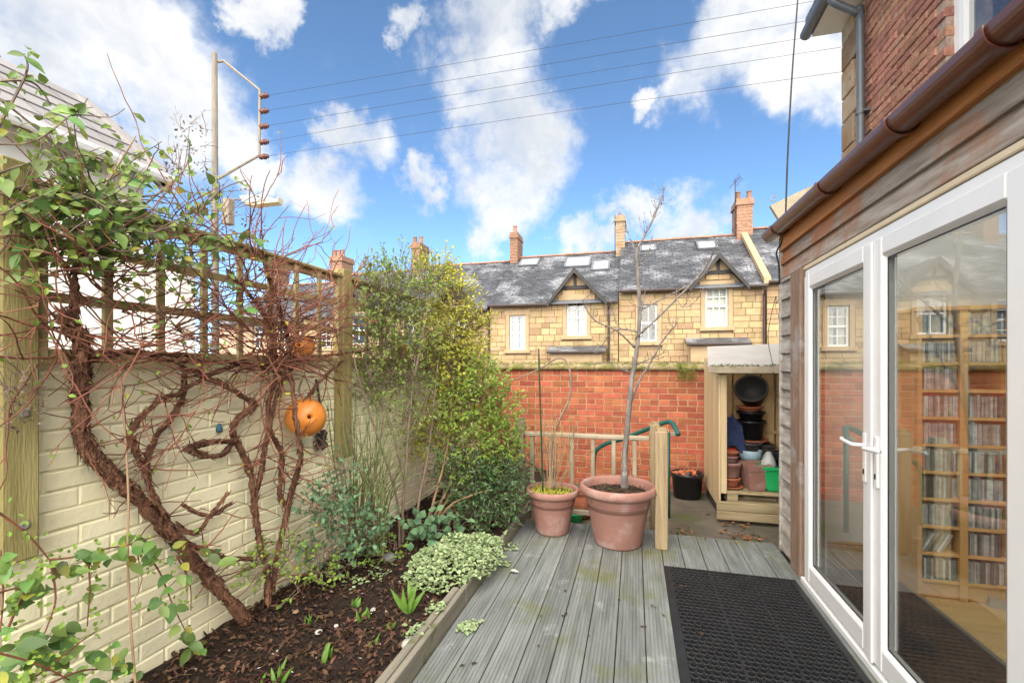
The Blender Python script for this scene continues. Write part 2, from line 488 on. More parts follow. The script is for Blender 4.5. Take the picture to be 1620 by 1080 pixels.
class MB:
    def __init__(s):
        s.v, s.f = [], []

    def add(s, vs, fs):
        b = len(s.v)
        s.v += [tuple(v) for v in vs]
        s.f += [tuple(i + b for i in f) for f in fs]
        return s

    def box(s, a, b, M=None):
        (x0, y0, z0), (x1, y1, z1) = a, b
        vs = [Vector(p) for p in ((x0, y0, z0), (x1, y0, z0), (x1, y1, z0), (x0, y1, z0), (x0, y0, z1), (x1, y0, z1), (x1, y1, z1), (x0, y1, z1))]
        if M is not None:
            vs = [M @ v for v in vs]
        return s.add(vs, [(0, 3, 2, 1), (4, 5, 6, 7), (0, 1, 5, 4), (1, 2, 6, 5), (2, 3, 7, 6), (3, 0, 4, 7)])

    def cbox(s, a, b, c=.006, M=None):
        """box with chamfered edges on every side (an octagonal section along its longest axis)"""
        a, b = Vector(a), Vector(b)
        d = b - a
        ax = max(range(3), key=lambda i: d[i])
        o1, o2 = [i for i in range(3) if i != ax]
        c = min(c, d[o1] * .4, d[o2] * .4)
        ring = [(c, 0), (d[o1] - c, 0), (d[o1], c), (d[o1], d[o2] - c), (d[o1] - c, d[o2]), (c, d[o2]), (0, d[o2] - c), (0, c)]
        vs = []
        for w, ins in ((0, c), (c, 0), (d[ax] - c, 0), (d[ax], c)):
            for (p, q) in ring:
                if ins:
                    p = min(max(p, ins), d[o1] - ins)
                    q = min(max(q, ins), d[o2] - ins)
                v = Vector((0, 0, 0))
                v[ax], v[o1], v[o2] = a[ax] + w, a[o1] + p, a[o2] + q
                vs.append(M @ v if M is not None else v)
        fs = [tuple(range(7, -1, -1)), tuple(range(24, 32))]
        for k in range(3):
            for i in range(8):
                j = (i + 1) % 8
                fs.append((k * 8 + i, k * 8 + j, k * 8 + 8 + j, k * 8 + 8 + i))
        return s.add(vs, fs)

    def poly_prism(s, pts, off):
        """closed polygon pts extruded by the vector off"""
        n = len(pts)
        off = Vector(off)
        vs = [Vector(p) for p in pts] + [Vector(p) + off for p in pts]
        fs = [tuple(range(n)), tuple(range(2 * n - 1, n - 1, -1))]
        fs += [(i, n + i, n + (i + 1) % n, (i + 1) % n) for i in range(n)]
        return s.add(vs, fs)

    def tube(s, path, rad, n=8, cap=True, rough=0.0):
        P = [Vector(p) for p in path]
        if len(P) < 2:
            return s
        R = rad if isinstance(rad, (list, tuple)) else [rad] * len(P)
        up = Vector((0, 0, 1))
        vs = []
        prev = None
        for i, p in enumerate(P):
            d = (P[min(i + 1, len(P) - 1)] - P[max(i - 1, 0)])
            if d.length < 1e-9:
                d = Vector((0, 0, 1))
            d.normalize()
            if prev is None:
                a = d.cross(up)
                if a.length < .1:
                    a = d.cross(Vector((1, 0, 0)))
            else:
                a = prev - d * prev.dot(d)
                if a.length < 1e-4:
                    a = d.cross(up)
            a.normalize()
            prev = a
            b = d.cross(a)
            for k in range(n):
                t = 2 * math.pi * k / n
                r = R[i] * (1 + (U(-rough, rough) if rough else 0))
                vs.append(p + (a * math.cos(t) + b * math.sin(t)) * r)
        fs = []
        for i in range(len(P) - 1):
            for k in range(n):
                j = (k + 1) % n
                fs.append((i * n + k, i * n + j, (i + 1) * n + j, (i + 1) * n + k))
        if cap:
            fs.append(tuple(range(n - 1, -1, -1)))
            fs.append(tuple(range((len(P) - 1) * n, len(P) * n)))
        return s.add(vs, fs)

    def lathe(s, prof, c=(0, 0, 0), n=32, M=None, wob=0.0):
        c = Vector(c)
        vs, fs = [], []
        for (r, z) in prof:
            for k in range(n):
                t = 2 * math.pi * k / n
                rr = r * (1 + wob * math.sin(3 * t + z * 9))
                v = Vector((rr * math.cos(t), rr * math.sin(t), z))
                vs.append((M @ v if M is not None else v) + c)
        for i in range(len(prof) - 1):
            for k in range(n):
                j = (k + 1) % n
                fs.append((i * n + k, i * n + j, (i + 1) * n + j, (i + 1) * n + k))
        fs.append(tuple(range(n - 1, -1, -1)))
        fs.append(tuple(range((len(prof) - 1) * n, len(prof) * n)))
        return s.add(vs, fs)

    def leaf(s, p, d, nrm, ln, wd, fold=.25, curl=.2):
        d = Vector(d).normalized()
        sdv = d.cross(nrm)
        if sdv.length < 1e-3:
            sdv = d.cross(Vector((.3, .5, .8)))
        sdv.normalize()
        up = sdv.cross(d)
        p = Vector(p)
        m1 = p + d * ln * .38
        m2 = p + d * ln * .72 - up * ln * curl * .4
        tip = p + d * ln - up * ln * curl
        w = wd * .5
        vs = [p, m1 - sdv * w + up * w * fold, m1, m1 + sdv * w + up * w * fold, m2 - sdv * w * .72 + up * w * fold * .6, m2, m2 + sdv * w * .72 + up * w * fold * .6, tip]
        return s.add(vs, [(0, 2, 1), (0, 3, 2), (1, 2, 5, 4), (2, 3, 6, 5), (4, 5, 7), (5, 6, 7)])

    def mesh(s, name, smooth=False, off=None):
        me = bpy.data.meshes.new(name)
        v = s.v
        if off is not None and off.length > 0:
            v = [(a - off.x, b - off.y, c - off.z) for (a, b, c) in v]
        me.from_pydata(v, [], s.f)
        if smooth:
            me.polygons.foreach_set('use_smooth', [True] * len(me.polygons))
        me.update()
        return me

    def build(s, name, m, parent=None, smooth=False, label=None, cat=None, group=None, kind=None):
        me = s.mesh(name, smooth, org(parent) if parent else None)
        me.materials.append(m)
        o = bpy.data.objects.new(name, me)
        col.objects.link(o)
        if parent:
            o.parent = parent
        tag(o, label, cat, group, kind)
        return o


def tag(o, label=None, cat=None, group=None, kind=None):
    for k, v in (('label', label), ('category', cat), ('group', group), ('kind', kind)):
        if v:
            o[k] = v
    return o


def thing(name, label, cat, loc=(0, 0, 0), group=None):
    o = bpy.data.objects.new(name, None)
    o.empty_display_size = .1
    o.location = loc
    ORG[o.name] = Vector(loc)
    col.objects.link(o)
    return tag(o, label, cat, group)


def link(name, mesh, loc, parent, rot=(0, 0, 0), scale=None):
    o = bpy.data.objects.new(name, mesh)
    o.location = Vector(loc) - (org(parent) if parent else Vector())
    o.rotation_euler = rot
    if scale:
        o.scale = scale
    col.objects.link(o)
    if parent:
        o.parent = parent
    return o


def spline(pts, k=6):
    P = [Vector(p) for p in pts]
    out = []
    for i in range(len(P) - 1):
        p0, p1, p2, p3 = P[max(i - 1, 0)], P[i], P[i + 1], P[min(i + 2, len(P) - 1)]
        for j in range(k):
            t = j / k
            out.append(.5 * ((2 * p1) + (p2 - p0) * t + (2 * p0 - 5 * p1 + 4 * p2 - p3) * t * t + (3 * p1 - p0 - 3 * p2 + p3) * t ** 3))
    out.append(P[-1])
    return out


def lerp_list(a, b, n):
    return [a + (b - a) * i / max(n - 1, 1) for i in range(n)]


def jitter(path, amt):
    return [path[0]] + [p + Vector((U(-amt, amt), U(-amt, amt), U(-amt, amt))) for p in path[1:-1]] + [path[-1]]


def brick_set(name, L, H, D, m, n=6, ch=.006, jit=.003):
    """n slightly different bricks: front at local -y, centred on x and z"""
    out = []
    for _ in range(n):
        j = lambda: U(-jit, jit)
        x, z = L / 2, H / 2
        c = ch * U(.7, 1.4)
        f = U(-jit, jit)
        vs = [(-x + c + j(), f, -z + c + j()), (x - c + j(), f, -z + c + j()), (x - c + j(), f, z - c + j()), (-x + c + j(), f, z - c + j()),
              (-x, c, -z), (x, c, -z), (x, c, z), (-x, c, z), (-x, D, -z), (x, D, -z), (x, D, z), (-x, D, z)]
        fs = [(0, 1, 2, 3)]
        for i in range(4):
            k = (i + 1) % 4
            fs += [(4 + i, 4 + k, k, i), (8 + i, 8 + k, 4 + k, 4 + i)]
        me = bpy.data.meshes.new(name)
        me.from_pydata(vs, [], fs)
        me.materials.append(m)
        me.update()
        out.append(me)
    return out


def lay_bricks(parent, origin, ux, rotz, length, zs, H, sets, m, limit=300, joint=.010, headers=0, near=EYE, skip=None):
    """bricks in courses; the nearest `limit` are objects of their own, the rest one joined part"""
    full, half = sets
    LF, LH = .215, .1025
    origin, ux = Vector(origin), Vector(ux)
    spots = []
    for ci, z in enumerate(zs):
        s = 0.0
        head = headers and ci % headers == headers - 1
        seq_first = ci % 2 == 1
        first = True
        while s < length - .03:
            l = LH if (head or (first and seq_first)) else LF
            first = False
            if s + l > length + .02:
                l = LH
                if s + l > length + .02:
                    break
            c = origin + ux * (s + l / 2)
            p = Vector((c.x, c.y, z + H / 2))
            if skip is None or not skip(p):
                spots.append((p, l))
            s += l + joint
    spots.sort(key=lambda q: (q[0] - near).length)
    rest = MB()
    R = Matrix.Rotation(rotz, 4, 'Z')
    for i, (p, l) in enumerate(spots):
        me = rng.choice(full if l == LF else half)
        tilt = U(-.006, .006)
        if i < limit:
            link('brick', me, p, parent, (0, tilt, rotz))
        else:
            M = Matrix.Translation(p) @ R
            rest.add([M @ v.co for v in me.vertices], [tuple(q.vertices) for q in me.polygons])
    if rest.v:
        rest.build('brickwork', m, parent, kind='stuff')

# ================================================================== SETTING
WX = -2.08          # face of the cream wall
BX = -1.0           # face of the bed edging board
TB = 6.02           # face of the red brick wall
GZ = -0.10          # yard concrete level
SOIL = 0.06
EXX = 1.13          # door wall of the timber extension
HX = 2.3            # brick house wall
DE = 4.24           # far end of the deck

g = MB()
g.add([(-600, -600, -.16), (600, -600, -.16), (600, 900, -.16), (-600, 900, -.16)], [(0, 1, 2, 3)])
g.build('ground', groundm, kind='structure')
y = MB()
nx, ny = 24, 24
vs = [(-2.2 + 5.2 * i / nx, 3.9 + 2.5 * j / ny, GZ + .012 * mnoise.noise(Vector((i * .6, j * .6, 0)))) for j in range(ny + 1) for i in range(nx + 1)]
y.add(vs, [(j * (nx + 1) + i, j * (nx + 1) + i + 1, (j + 1) * (nx + 1) + i + 1, (j + 1) * (nx + 1) + i) for j in range(ny) for i in range(nx)])
y.build('yard_paving', concrete, kind='structure', smooth=True)

# ------------------------------------------------------------------ deck
deck = thing('deck', None, None, (0, 1.5, 0))
tag(deck, kind='structure')


def deck_board(w, y0, y1):
    prof = [(-w / 2, -.028), (-w / 2, -.002), (-w / 2 + .003, 0)]
    k = 7
    pitch = (w - .012) / k
    x = -w / 2 + .006
    for i in range(k):
        prof += [(x + .002, 0), (x + pitch - .0045, 0)]
        if i < k - 1:
            prof += [(x + pitch - .003, -.0035), (x + pitch, -.0035)]
        x += pitch
    prof += [(w / 2 - .003, 0), (w / 2, -.002), (w / 2, -.028)]
    mb = MB()
    n = len(prof)
    vs = [(a, y0, b) for a, b in prof] + [(a, y1, b) for a, b in prof]
    mb.add(vs, [(i + 1, i, n + i, n + i + 1) for i in range(n - 1)] + [tuple(range(n)), tuple(range(2 * n - 1, n - 1, -1))])
    return mb


for k in range(-7, 8):
    x = .056 - .075 + .15 * k
    if x - .07 < BX - .02 or x + .07 > EXX + .01:
        continue
    end = DE if x < .25 else 4.17
    deck_board(.1445, -1.6, end + U(-.006, .006)).build('deck_board', deckm, deck).location.x = x
MB().box((BX - .02, -1.6, -.10), (EXX + .05, 4.10, -.032)).build('joist', deckdark, deck)
MB().box((.33, 4.11, -.12), (EXX + .05, 4.145, -.03)).build('fascia_board', edgingm, deck)

# ------------------------------------------------------------------ planting bed
bed = MB()
nx, ny = 22, 110
x0, x1, y0, y1 = WX - .05, BX - .03, -1.5, 6.0


def soil_z(x, yy):
    u = (x - x0) / (x1 - x0)
    return SOIL + .045 * (1 - u) + .028 * mnoise.noise(Vector((x * 3.1, yy * 3.1, 1))) + .012 * mnoise.noise(Vector((x * 14, yy * 14, 4)))


vs = [(x0 + (x1 - x0) * i / nx, y0 + (y1 - y0) * j / ny, soil_z(x0 + (x1 - x0) * i / nx, y0 + (y1 - y0) * j / ny)) for j in range(ny + 1) for i in range(nx + 1)]
bed.add(vs, [(j * (nx + 1) + i, j * (nx + 1) + i + 1, (j + 1) * (nx + 1) + i + 1, (j + 1) * (nx + 1) + i) for j in range(ny) for i in range(nx)])
bed.build('planting_bed_soil', soilm, kind='structure', smooth=True)
ed = thing('bed_edging', 'long weathered timber edging board between the soil bed and the deck', 'edging', (BX - .02, 1.5, 0))
MB().cbox((BX - .032, -1.5, -.06), (BX, 2.62, .102), .004).build('board', edgingm, ed)
MB().cbox((BX - .030, 2.625, -.06), (BX + .002, 4.45, .105), .004).build('board', edgingm, ed)
MB().cbox((BX - .075, -1.5, .085), (BX - .034, 2.6, .108), .004).build('cap_strip', edgingm, ed)

# ------------------------------------------------------------------ cream brick garden wall (left)
gw = thing('garden_wall', 'cream painted brick garden wall below the trellis', 'wall', (WX - .1, 3, 0))
MB().box((WX - .23, -1.5, -.15), (WX - .006, TB + .25, 1.475)).build('wall_core', cream_joint, gw)
full = brick_set('painted_brick', .217, .069, .05, cream, 8, .007, .0025)
half = brick_set('painted_half_brick', .104, .069, .05, cream, 4, .007, .0025)
zs = [.02 + .075 * i for i in range(20)]
lay_bricks(gw, (WX, .38, 0), (0, 1, 0), RAD(90), TB - .42, zs, .069, (full, half), cream, joint=.008)
# ------------------------------------------------------------------ red brick wall (back)
rw = thing('brick_wall', 'red brick wall with mossy coping behind the potted tree', 'wall', (-.6, TB + .1, GZ))
MB().box((WX - .2, TB + .006, GZ - .05), (2.2, TB + .23, 1.40)).build('wall_core', redmortar, rw)
full = brick_set('red_brick', .215, .0655, .06, redbrick, 8, .004, .003)
half = brick_set('red_half_brick', .1025, .0655, .06, redbrick, 5, .004, .003)
zs = [GZ + .01 + .075 * i for i in range(20)]
lay_bricks(rw, (WX + .0, TB, 0), (1, 0, 0), 0, 3.05, zs, .065, (full, half), redbrick, joint=.011, headers=5, near=Vector((-.2, 5, 1)))
x = WX - .18
while x < 2.15:
    l = U(.42, .62)
    mb = MB()
    n = 9
    prof = [(TB - .045, 1.402), (TB - .05, 1.44), (TB - .02, 1.47), (TB + .05, 1.492), (TB + .14, 1.498), (TB + .24, 1.475), (TB + .28, 1.43), (TB + .28, 1.402)]
    vs = []
    for i in range(n):
        for (a, b) in prof:
            nn = mnoise.noise(Vector((x + i * .1, a * 9, b * 9))) * .012
            vs.append((x + l * i / (n - 1), a + nn, b + (nn if b > 1.41 else 0)))
    m_ = len(prof)
    mb.add(vs, [(i * m_ + k, (i + 1) * m_ + k, (i + 1) * m_ + (k + 1) % m_, i * m_ + (k + 1) % m_) for i in range(n - 1) for k in range(m_)] +
           [tuple(range(m_)), tuple(range((n - 1) * m_ + m_ - 1, (n - 1) * m_ - 1, -1))])
    mb.build('coping_stone', coping_m, rw, smooth=True)
    x += l + .006
mb = MB()
for _ in range(1500):
    x = U(WX, 1.0)
    if mnoise.noise(Vector((x * 2.2, 0, 7))) < -.15 and rng.random() < .8:
        continue
    a = U(0, 1)
    p = Vector((x, TB - .05 + a * .2, 1.425 + .075 * math.sin(min(a * 2, 1) * 1.5) + U(-.02, .01)))
    mb.leaf(p, Vector((U(-1, 1), U(-1, .4), U(-.3, .9))), Vector((0, -.5, 1)), U(.012, .03), U(.008, .02))
for _ in range(260):          # a fern tuft hanging over the coping
    p = onY(1085 + U(-14, 16), 588 + U(-4, 12), TB - .07 - U(0, .03))
    mb.leaf(p, Vector((U(-1, 1), U(-1, 0), U(-.9, .4))), Vector((0, -.6, 1)), U(.015, .03), U(.008, .014))
mb.build('moss', mossm, rw, kind='stuff')

# ------------------------------------------------------------------ wall posts and trellis
POSTS = [1.05, 2.86, 4.66]
for i, t in enumerate(POSTS):
    lab = ['broad olive timber post bolted to the cream wall at the left edge', 'timber trellis post on the wall just right of the large orange float',
           'timber trellis post at the far end, behind the tall shrub'][i]
    w = .10
    p = thing('trellis_post', lab, 'post', (WX + .045, t, .8), 'posts bolted to the garden wall')
    mb = MB().cbox((WX + .006, t - w / 2, .80), (WX + .085, t + w / 2, 2.15), .005)
    mb.build('post', treated, p)
    for z in (.92, 1.3):
        MB().lathe([(.004, 0), (.016, 0), (.016, .004), (.010, .007), (.004, .005)], (0, 0, 0), 12, Matrix.Translation((WX + .085, t + .008, z)) @ Matrix.Rotation(RAD(90), 4, 'Y')).build('bolt', brass, p)
panels = [(-.70, 1.0, 'trellis panel at the near left edge, overgrown with green climber'), (1.10, 2.81, 'square trellis panel behind the bare red twigs'),
          (2.91, 4.61, 'square trellis panel hidden behind the tall shrub'), (4.72, 5.95, 'short far trellis panel beyond the tall shrub')]
for (a, b, lab) in panels:
    tr = thing('garden_trellis', lab, 'trellis', (WX + .04, (a + b) / 2, 1.49), 'trellis panels on top of the garden wall')
    xb = WX + .03
    n = max(2, round((b - a) / .214))
    for k in range(n + 1):
        yy = a + .018 + (b - a - .036) * k / n
        MB().cbox((xb + .019, yy - .017, 1.485), (xb + .038, yy + .017, 2.085), .003).build('upright_slat', trellis_m, tr)
    for k, z in enumerate((1.485, 1.69, 1.89)):
        MB().cbox((xb, a, z), (xb + .0185, b, z + .036), .003).build('cross_slat', trellis_m, tr)
    MB().cbox((xb - .004, a, 2.045), (xb + .018, b, 2.084), .003).build('top_rail', trellis_m, tr)
    MB().cbox((xb - .012, a - .01, 2.086), (xb + .05, b + .01, 2.108), .006).build('capping', trellis_m, tr)

# ------------------------------------------------------------------ stone terrace opposite
T0 = 19.0
ROOFD = 4.0


def wall_holes(mb, xs0, xs1, z0, z1, holes, y, thick):
    xs = sorted({xs0, xs1, *[h[0] for h in holes], *[h[1] for h in holes]})
    zz = sorted({z0, z1, *[h[2] for h in holes], *[h[3] for h in holes]})
    xs = [v for v in xs if xs0 <= v <= xs1]
    zz = [v for v in zz if z0 <= v <= z1]
    for i in range(len(xs) - 1):
        for j in range(len(zz) - 1):
            cx, cz = (xs[i] + xs[i + 1]) / 2, (zz[j] + zz[j + 1]) / 2
            if any(h[0] < cx < h[1] and h[2] < cz < h[3] for h in holes):
                continue
            mb.box((xs[i], y, zz[j]), (xs[i + 1], y + thick, zz[j + 1]))


def sash(parent, y, x0, x1, z0, z1, bars, inner, upper_frac=.5):
    """a timber sash window standing in its opening, 8 cm back from the wall face"""
    w = thing_part('window', parent)
    fr = MB()
    b = .07
    fr.box((x0, y, z0), (x0 + b, y + .06, z1)).box((x1 - b, y, z0), (x1, y + .06, z1))
    fr.box((x0 + b, y + .001, z1 - b), (x1 - b, y + .059, z1)).box((x0 + b, y + .001, z0), (x1 - b, y + .059, z0 + b))
    zm = z0 + (z1 - z0) * upper_frac
    fr.box((x0 + b, y + .002, zm - .035), (x1 - b, y + .058, zm + .035))
    fw = fr.build('frame', white_wd, w)
    gb = MB()
    kx, kz0, kz1 = bars
    for k in range(1, kx + 1):
        xx = x0 + b + (x1 - x0 - 2 * b) * k / (kx + 1)
        gb.box((xx - .014, y + .012, z0 + b), (xx + .014, y + .05, z1 - b))
    for (za, zb, n) in ((z0 + b, zm - .035, kz0), (zm + .035, z1 - b, kz1)):
        for k in range(1, n + 1):
            zz = za + (zb - za) * k / (n + 1)
            gb.box((x0 + b, y + .013, zz - .014), (x1 - b, y + .049, zz + .014))
    if gb.v:
        gb.build('glazing_bar', white_wd, w)
    MB().box((x0 + b * .6, y + .028, z0 + b * .6), (x1 - b * .6, y + .032, z1 - b * .6)).build('pane', glass_far, w)
    if inner is not None:
        mb = MB()
        if inner is curtain:
            for (a, c) in ((x0 + b, x0 + (x1 - x0) * .42), (x0 + (x1 - x0) * .60, x1 - b)):
                n = 14
                vs = []
                for i in range(n + 1):
                    xx = a + (c - a) * i / n
                    yy = y + .16 + .03 * math.sin(i * 2.1)
                    vs += [(xx, yy, z0 - .1), (xx, yy, z1 + .05)]
                mb.add(vs, [(2 * i, 2 * i + 2, 2 * i + 3, 2 * i + 1) for i in range(n)])
        else:
            mb.box((x0 - .05, y + .12, z0 + (z1 - z0) * .03), (x1 + .05, y + .14, z1 + .1))
        mb.build('curtain' if inner is curtain else 'blind', inner, w)
    return w


def thing_part(name, parent):
    o = bpy.data.objects.new(name, None)
    o.empty_display_size = .05
    col.objects.link(o)
    o.parent = parent
    return o


def terrace_house(name_label, pxa, pxb, eave_px, ridge_px, gable, wins, lights, chimneys, pipes, porch, wall_m=None, stone=True):
    A, B = onY(pxa, 500, T0).x, onY(pxb, 500, T0).x
    ez = onY(eave_px[0], eave_px[1], T0 - .25).z
    rz = onY(ridge_px[0], ridge_px[1], T0 + ROOFD).z
    zb = -.15
    h = thing('terraced_house', name_label, 'house', ((A + B) / 2, T0 + 3, zb), 'terraced stone houses across the lane')
    holes = []
    W = []
    for (xa, xb_, ya, yb, bars, inner, uf) in wins:
        p, q = onY(xa, yb, T0), onY(xb_, ya, T0)
        W.append((p.x, q.x, p.z, q.z, bars, inner, uf))
        holes.append((p.x, q.x, p.z, q.z))
    top = ez + .02
    core = MB()
    wall_holes(core, A, B, zb, top, holes, T0 + .03, .3)
    gpts = None
    if gable:
        (gx, gy, lx, rx, by) = gable
        ap = onY(gx, gy, T0)
        l, r = onY(lx, by, T0).x, onY(rx, by, T0).x
        gpts = (ap.x, ap.z, l, r)
        sl = (ap.z - ez) / (ap.x - l)
        # the gable's wall above the eaves: columns between window edges, clipped by the rakes
        xs = sorted({l, r, ap.x, *[v for hh in holes for v in hh[:2] if l < v < r]})
        for i in range(len(xs) - 1):
            xa, xb_ = xs[i], xs[i + 1]
            za = top + max(0, ap.z - .05 - abs(xa - ap.x) * (ap.z - top) / ((ap.x - l) if xa <= ap.x else (r - ap.x)) - top)
            zbb = top + max(0, ap.z - .05 - abs(xb_ - ap.x) * (ap.z - top) / ((ap.x - l) if xb_ <= ap.x else (r - ap.x)) - top)
            base = top
            for hh in holes:
                if hh[0] - .001 <= xa and xb_ <= hh[1] + .001 and hh[3] > top:
                    base = hh[3]
            if max(za, zbb) > base + .01:
                core.poly_prism([(xa, T0 + .03, base), (xb_, T0 + .03, base), (xb_, T0 + .03, max(zbb, base + .001)), (xa, T0 + .03, max(za, base + .001))], (0, .3, 0))
    core.build('wall', wall_m or sandjoint, h)
    MB().box((A + .05, T0 + 1.2, zb), (B - .05, T0 + 1.3, ez + .8)).build('inner_wall', darkroom, h)  # dark sheet standing in for the shade of the rooms behind the windows
    # stones
    if stone:
        st = MB()
        z = zb
        while z < (gpts[1] if gpts else top):
            hh = rng.choice([.19, .22, .25, .28])
            if z < top <= z + hh:
                hh = max(.1, top - z)
            zc = z + hh / 2
            if z + hh <= top + .001:
                spans = [(A, B)]
            elif gpts:
                f = (gpts[1] - .12 - (z + hh)) / (gpts[1] - top)
                if f <= 0.05 or zc > gpts[1] - (gpts[1] - top) * .42:
                    break
                spans = [(gpts[0] - (gpts[0] - gpts[2]) * f, gpts[0] + (gpts[3] - gpts[0]) * f)]
            else:
                break
            for hl in holes:
                if hl[2] - .24 < zc < hl[3] + .24:
                    ns = []
                    for (a, b) in spans:
                        if hl[0] - .17 > a:
                            ns.append((a, min(b, hl[0] - .17)))
                        if hl[1] + .17 < b:
                            ns.append((max(a, hl[1] + .17), b))
                    spans = ns
            for (a, b) in spans:
                x = a
                while x < b - .02:
                    l = min(U(.24, .62), b - x)
                    if b - x - l < .12:
                        l = b - x
                    d = U(0, .02)
                    g_ = .010
                    v = [(x + g_, T0 - d, z + g_), (x + l - g_, T0 - d, z + g_), (x + l - g_, T0 - d, z + hh - g_), (x + g_, T0 - d, z + hh - g_),
                         (x + g_ / 2, T0 + .031, z + g_ / 2), (x + l - g_ / 2, T0 + .031, z + g_ / 2), (x + l - g_ / 2, T0 + .031, z + hh - g_ / 2), (x + g_ / 2, T0 + .031, z + hh - g_ / 2)]
                    st.add(v, [(0, 1, 2, 3), (4, 5, 1, 0), (5, 6, 2, 1), (6, 7, 3, 2), (7, 4, 0, 3)])
                    x += l
            z += hh
        st.build('stonework', sandstone, h, kind='stuff')
    for (xa, xb_, za, zc_, bars, inner, uf) in W:
        w = sash(h, T0 + .09, xa + .003, xb_ - .003, za + .003, zc_ - .003, bars, inner, uf)
        MB().box((xa - .16, T0 - .03, za), (xa - .001, T0 + .14, zc_)).build('jamb', dressed, w)
        MB().box((xb_ + .001, T0 - .03, za), (xb_ + .16, T0 + .14, zc_)).build('jamb', dressed, w)
        MB().cbox((xa - .22, T0 - .035, zc_ + .001), (xb_ + .22, T0 + .15, zc_ + .23), .01).build('lintel', dressed, w)
        MB().cbox((xa - .22, T0 - .10, za - .16), (xb_ + .22, T0 + .15, za - .001), .012).build('sill', dressed, w)
    # roof slates
    base = Vector((0, T0 - .28, ez))
    top_ = Vector((0, T0 + ROOFD, rz))
    sl_v = top_ - base
    SL = sl_v.length
    sv = sl_v / SL
    nv = Vector((0, -sv.z, sv.y))
    rf = MB()
    rf.add([(A, base.y, ez - .05), (B, base.y, ez - .05), (B, top_.y, rz - .05), (A, top_.y, rz - .05)], [(0, 1, 2, 3)])
    rf.add([(A, top_.y, rz - .05), (B, top_.y, rz - .05), (B, top_.y + ROOFD, ez), (A, top_.y + ROOFD, ez)], [(0, 1, 2, 3)])
    rf.add([(A, T0 + .03, zb), (A, T0 + .03, ez), (A, top_.y, rz - .05), (A, top_.y + ROOFD, ez), (A, top_.y + ROOFD, zb)], [(0, 1, 2, 3, 4)])
    rf.add([(B, T0 + .03, zb), (B, T0 + .03, ez), (B, top_.y, rz - .05), (B, top_.y + ROOFD, ez), (B, top_.y + ROOFD, zb)], [(0, 1, 2, 3, 4)])
    roof = rf.build('roof', lead, h)
    sm = MB()

    def slates(o, ud, vd, nn, ulen, vlen, clip=None, sw=.30, sh=.19):
        nr = int(vlen / sh)
        for r_ in range(nr):
            u = -(sw / 2 if r_ % 2 else 0)
            while u < ulen:
                ua, ub = max(0, u + .006), min(ulen, u + sw - .006)
                u += sw
                if ub - ua < .03:
                    continue
                if clip and not clip((ua + ub) / 2, r_ * sh + sh / 2):
                    continue
                lift = .012 + U(0, .008)
                dv = U(-.012, .012)
                a = o + ud * ua + vd * (r_ * sh + dv) + nn * lift
                b = o + ud * ub + vd * (r_ * sh + dv) + nn * (lift + U(-.004, .004))
                c = o + ud * ub + vd * ((r_ + 1.15) * sh) + nn * .002
                d = o + ud * ua + vd * ((r_ + 1.15) * sh) + nn * .002
                sm.add([a, b, c, d, a - nn * .022, b - nn * .022], [(0, 1, 2, 3), (4, 5, 1, 0)])

    ux = Vector((1, 0, 0))
    clip = None
    if gpts:
        def clip(u, v):
            xx = A + u
            f = (base + sv * v).z
            half = (gpts[1] - f) / (gpts[1] - ez)
            if half <= 0:
                return True
            return not (gpts[0] - (gpts[0] - gpts[2]) * half - .02 < xx < gpts[0] + (gpts[3] - gpts[0]) * half + .02)
    slates(Vector((A, base.y, ez)), ux, sv, nv, B - A, SL, clip)
    if gpts:
        # the two little slopes of the gable roof, running back into the main slope
        gx, gz, l, r = gpts
        back = base.y + (gz - ez) / (rz - ez) * (ROOFD + .28)
        for sx, foot in ((-1, l), (1, r)):
            ap0 = Vector((gx, T0 - .3, gz + .06))
            ft0 = Vector((foot + sx * .10, T0 - .3, ez - .02))
            ap1 = Vector((gx, back + .1, gz + .06))
            ft1 = Vector((foot + sx * .10, T0 - .1, ez - .02))
            MB().poly_prism([ap0, ft0, ft1, ap1], (0, 0, -.05)).build('gable_slope', slate, roof)
            dv = (ap0 - ft0)
            LV = dv.length
            dvn = dv / LV
            nn = Vector((0, 1, 0)).cross(dvn) * (1 if sx < 0 else -1)
            if nn.z < 0:
                nn = -nn
            dep = back - (T0 - .3)
            slates(ft0, Vector((0, 1, 0)), dvn, nn, dep, LV, lambda u, v, L_=LV, D_=dep: u < D_ * (v / L_ + .04))
            # barge board
            bt = .17
            pts = [ap0 + Vector((0, -.02, .015)), ft0 + Vector((0, -.02, .015)), ft0 + Vector((0, -.02, -bt)), ap0 + Vector((0, -.02, -bt * 1.25))]
            MB().poly_prism(pts, (0, -.05, 0)).build('bargeboard', blackwood, h)
        # half-timbered peak
        pz0 = gz - (gz - ez) * .52
        hw = (gx - l) * .50
        MB().poly_prism([(gx - hw, T0 - .015, pz0), (gx + hw, T0 - .015, pz0), (gx, T0 - .015, gz - .02)], (0, .03, 0)).build('gable_panel', dressed, h)
        MB().box((gx - hw, T0 - .075, pz0 - .07), (gx + hw, T0 - .016, pz0 + .07)).build('tie_beam', blackwood, h)
        MB().box((gx - .055, T0 - .07, pz0 + .07), (gx + .055, T0 - .016, gz - .2)).build('king_post', blackwood, h)
    sm.build('slates', slate, roof, kind='stuff')
    x = A
    rt = None
    while x < B - .05:
        l = min(.46, B - x)
        MB().poly_prism([(x, top_.y - .13, rz - .03), (x, top_.y - .05, rz + .06), (x, top_.y + .05, rz + .06), (x, top_.y + .13, rz - .03)], (l - .012, 0, 0)).build('ridge_tile', ridge_m, roof)
        x += .46
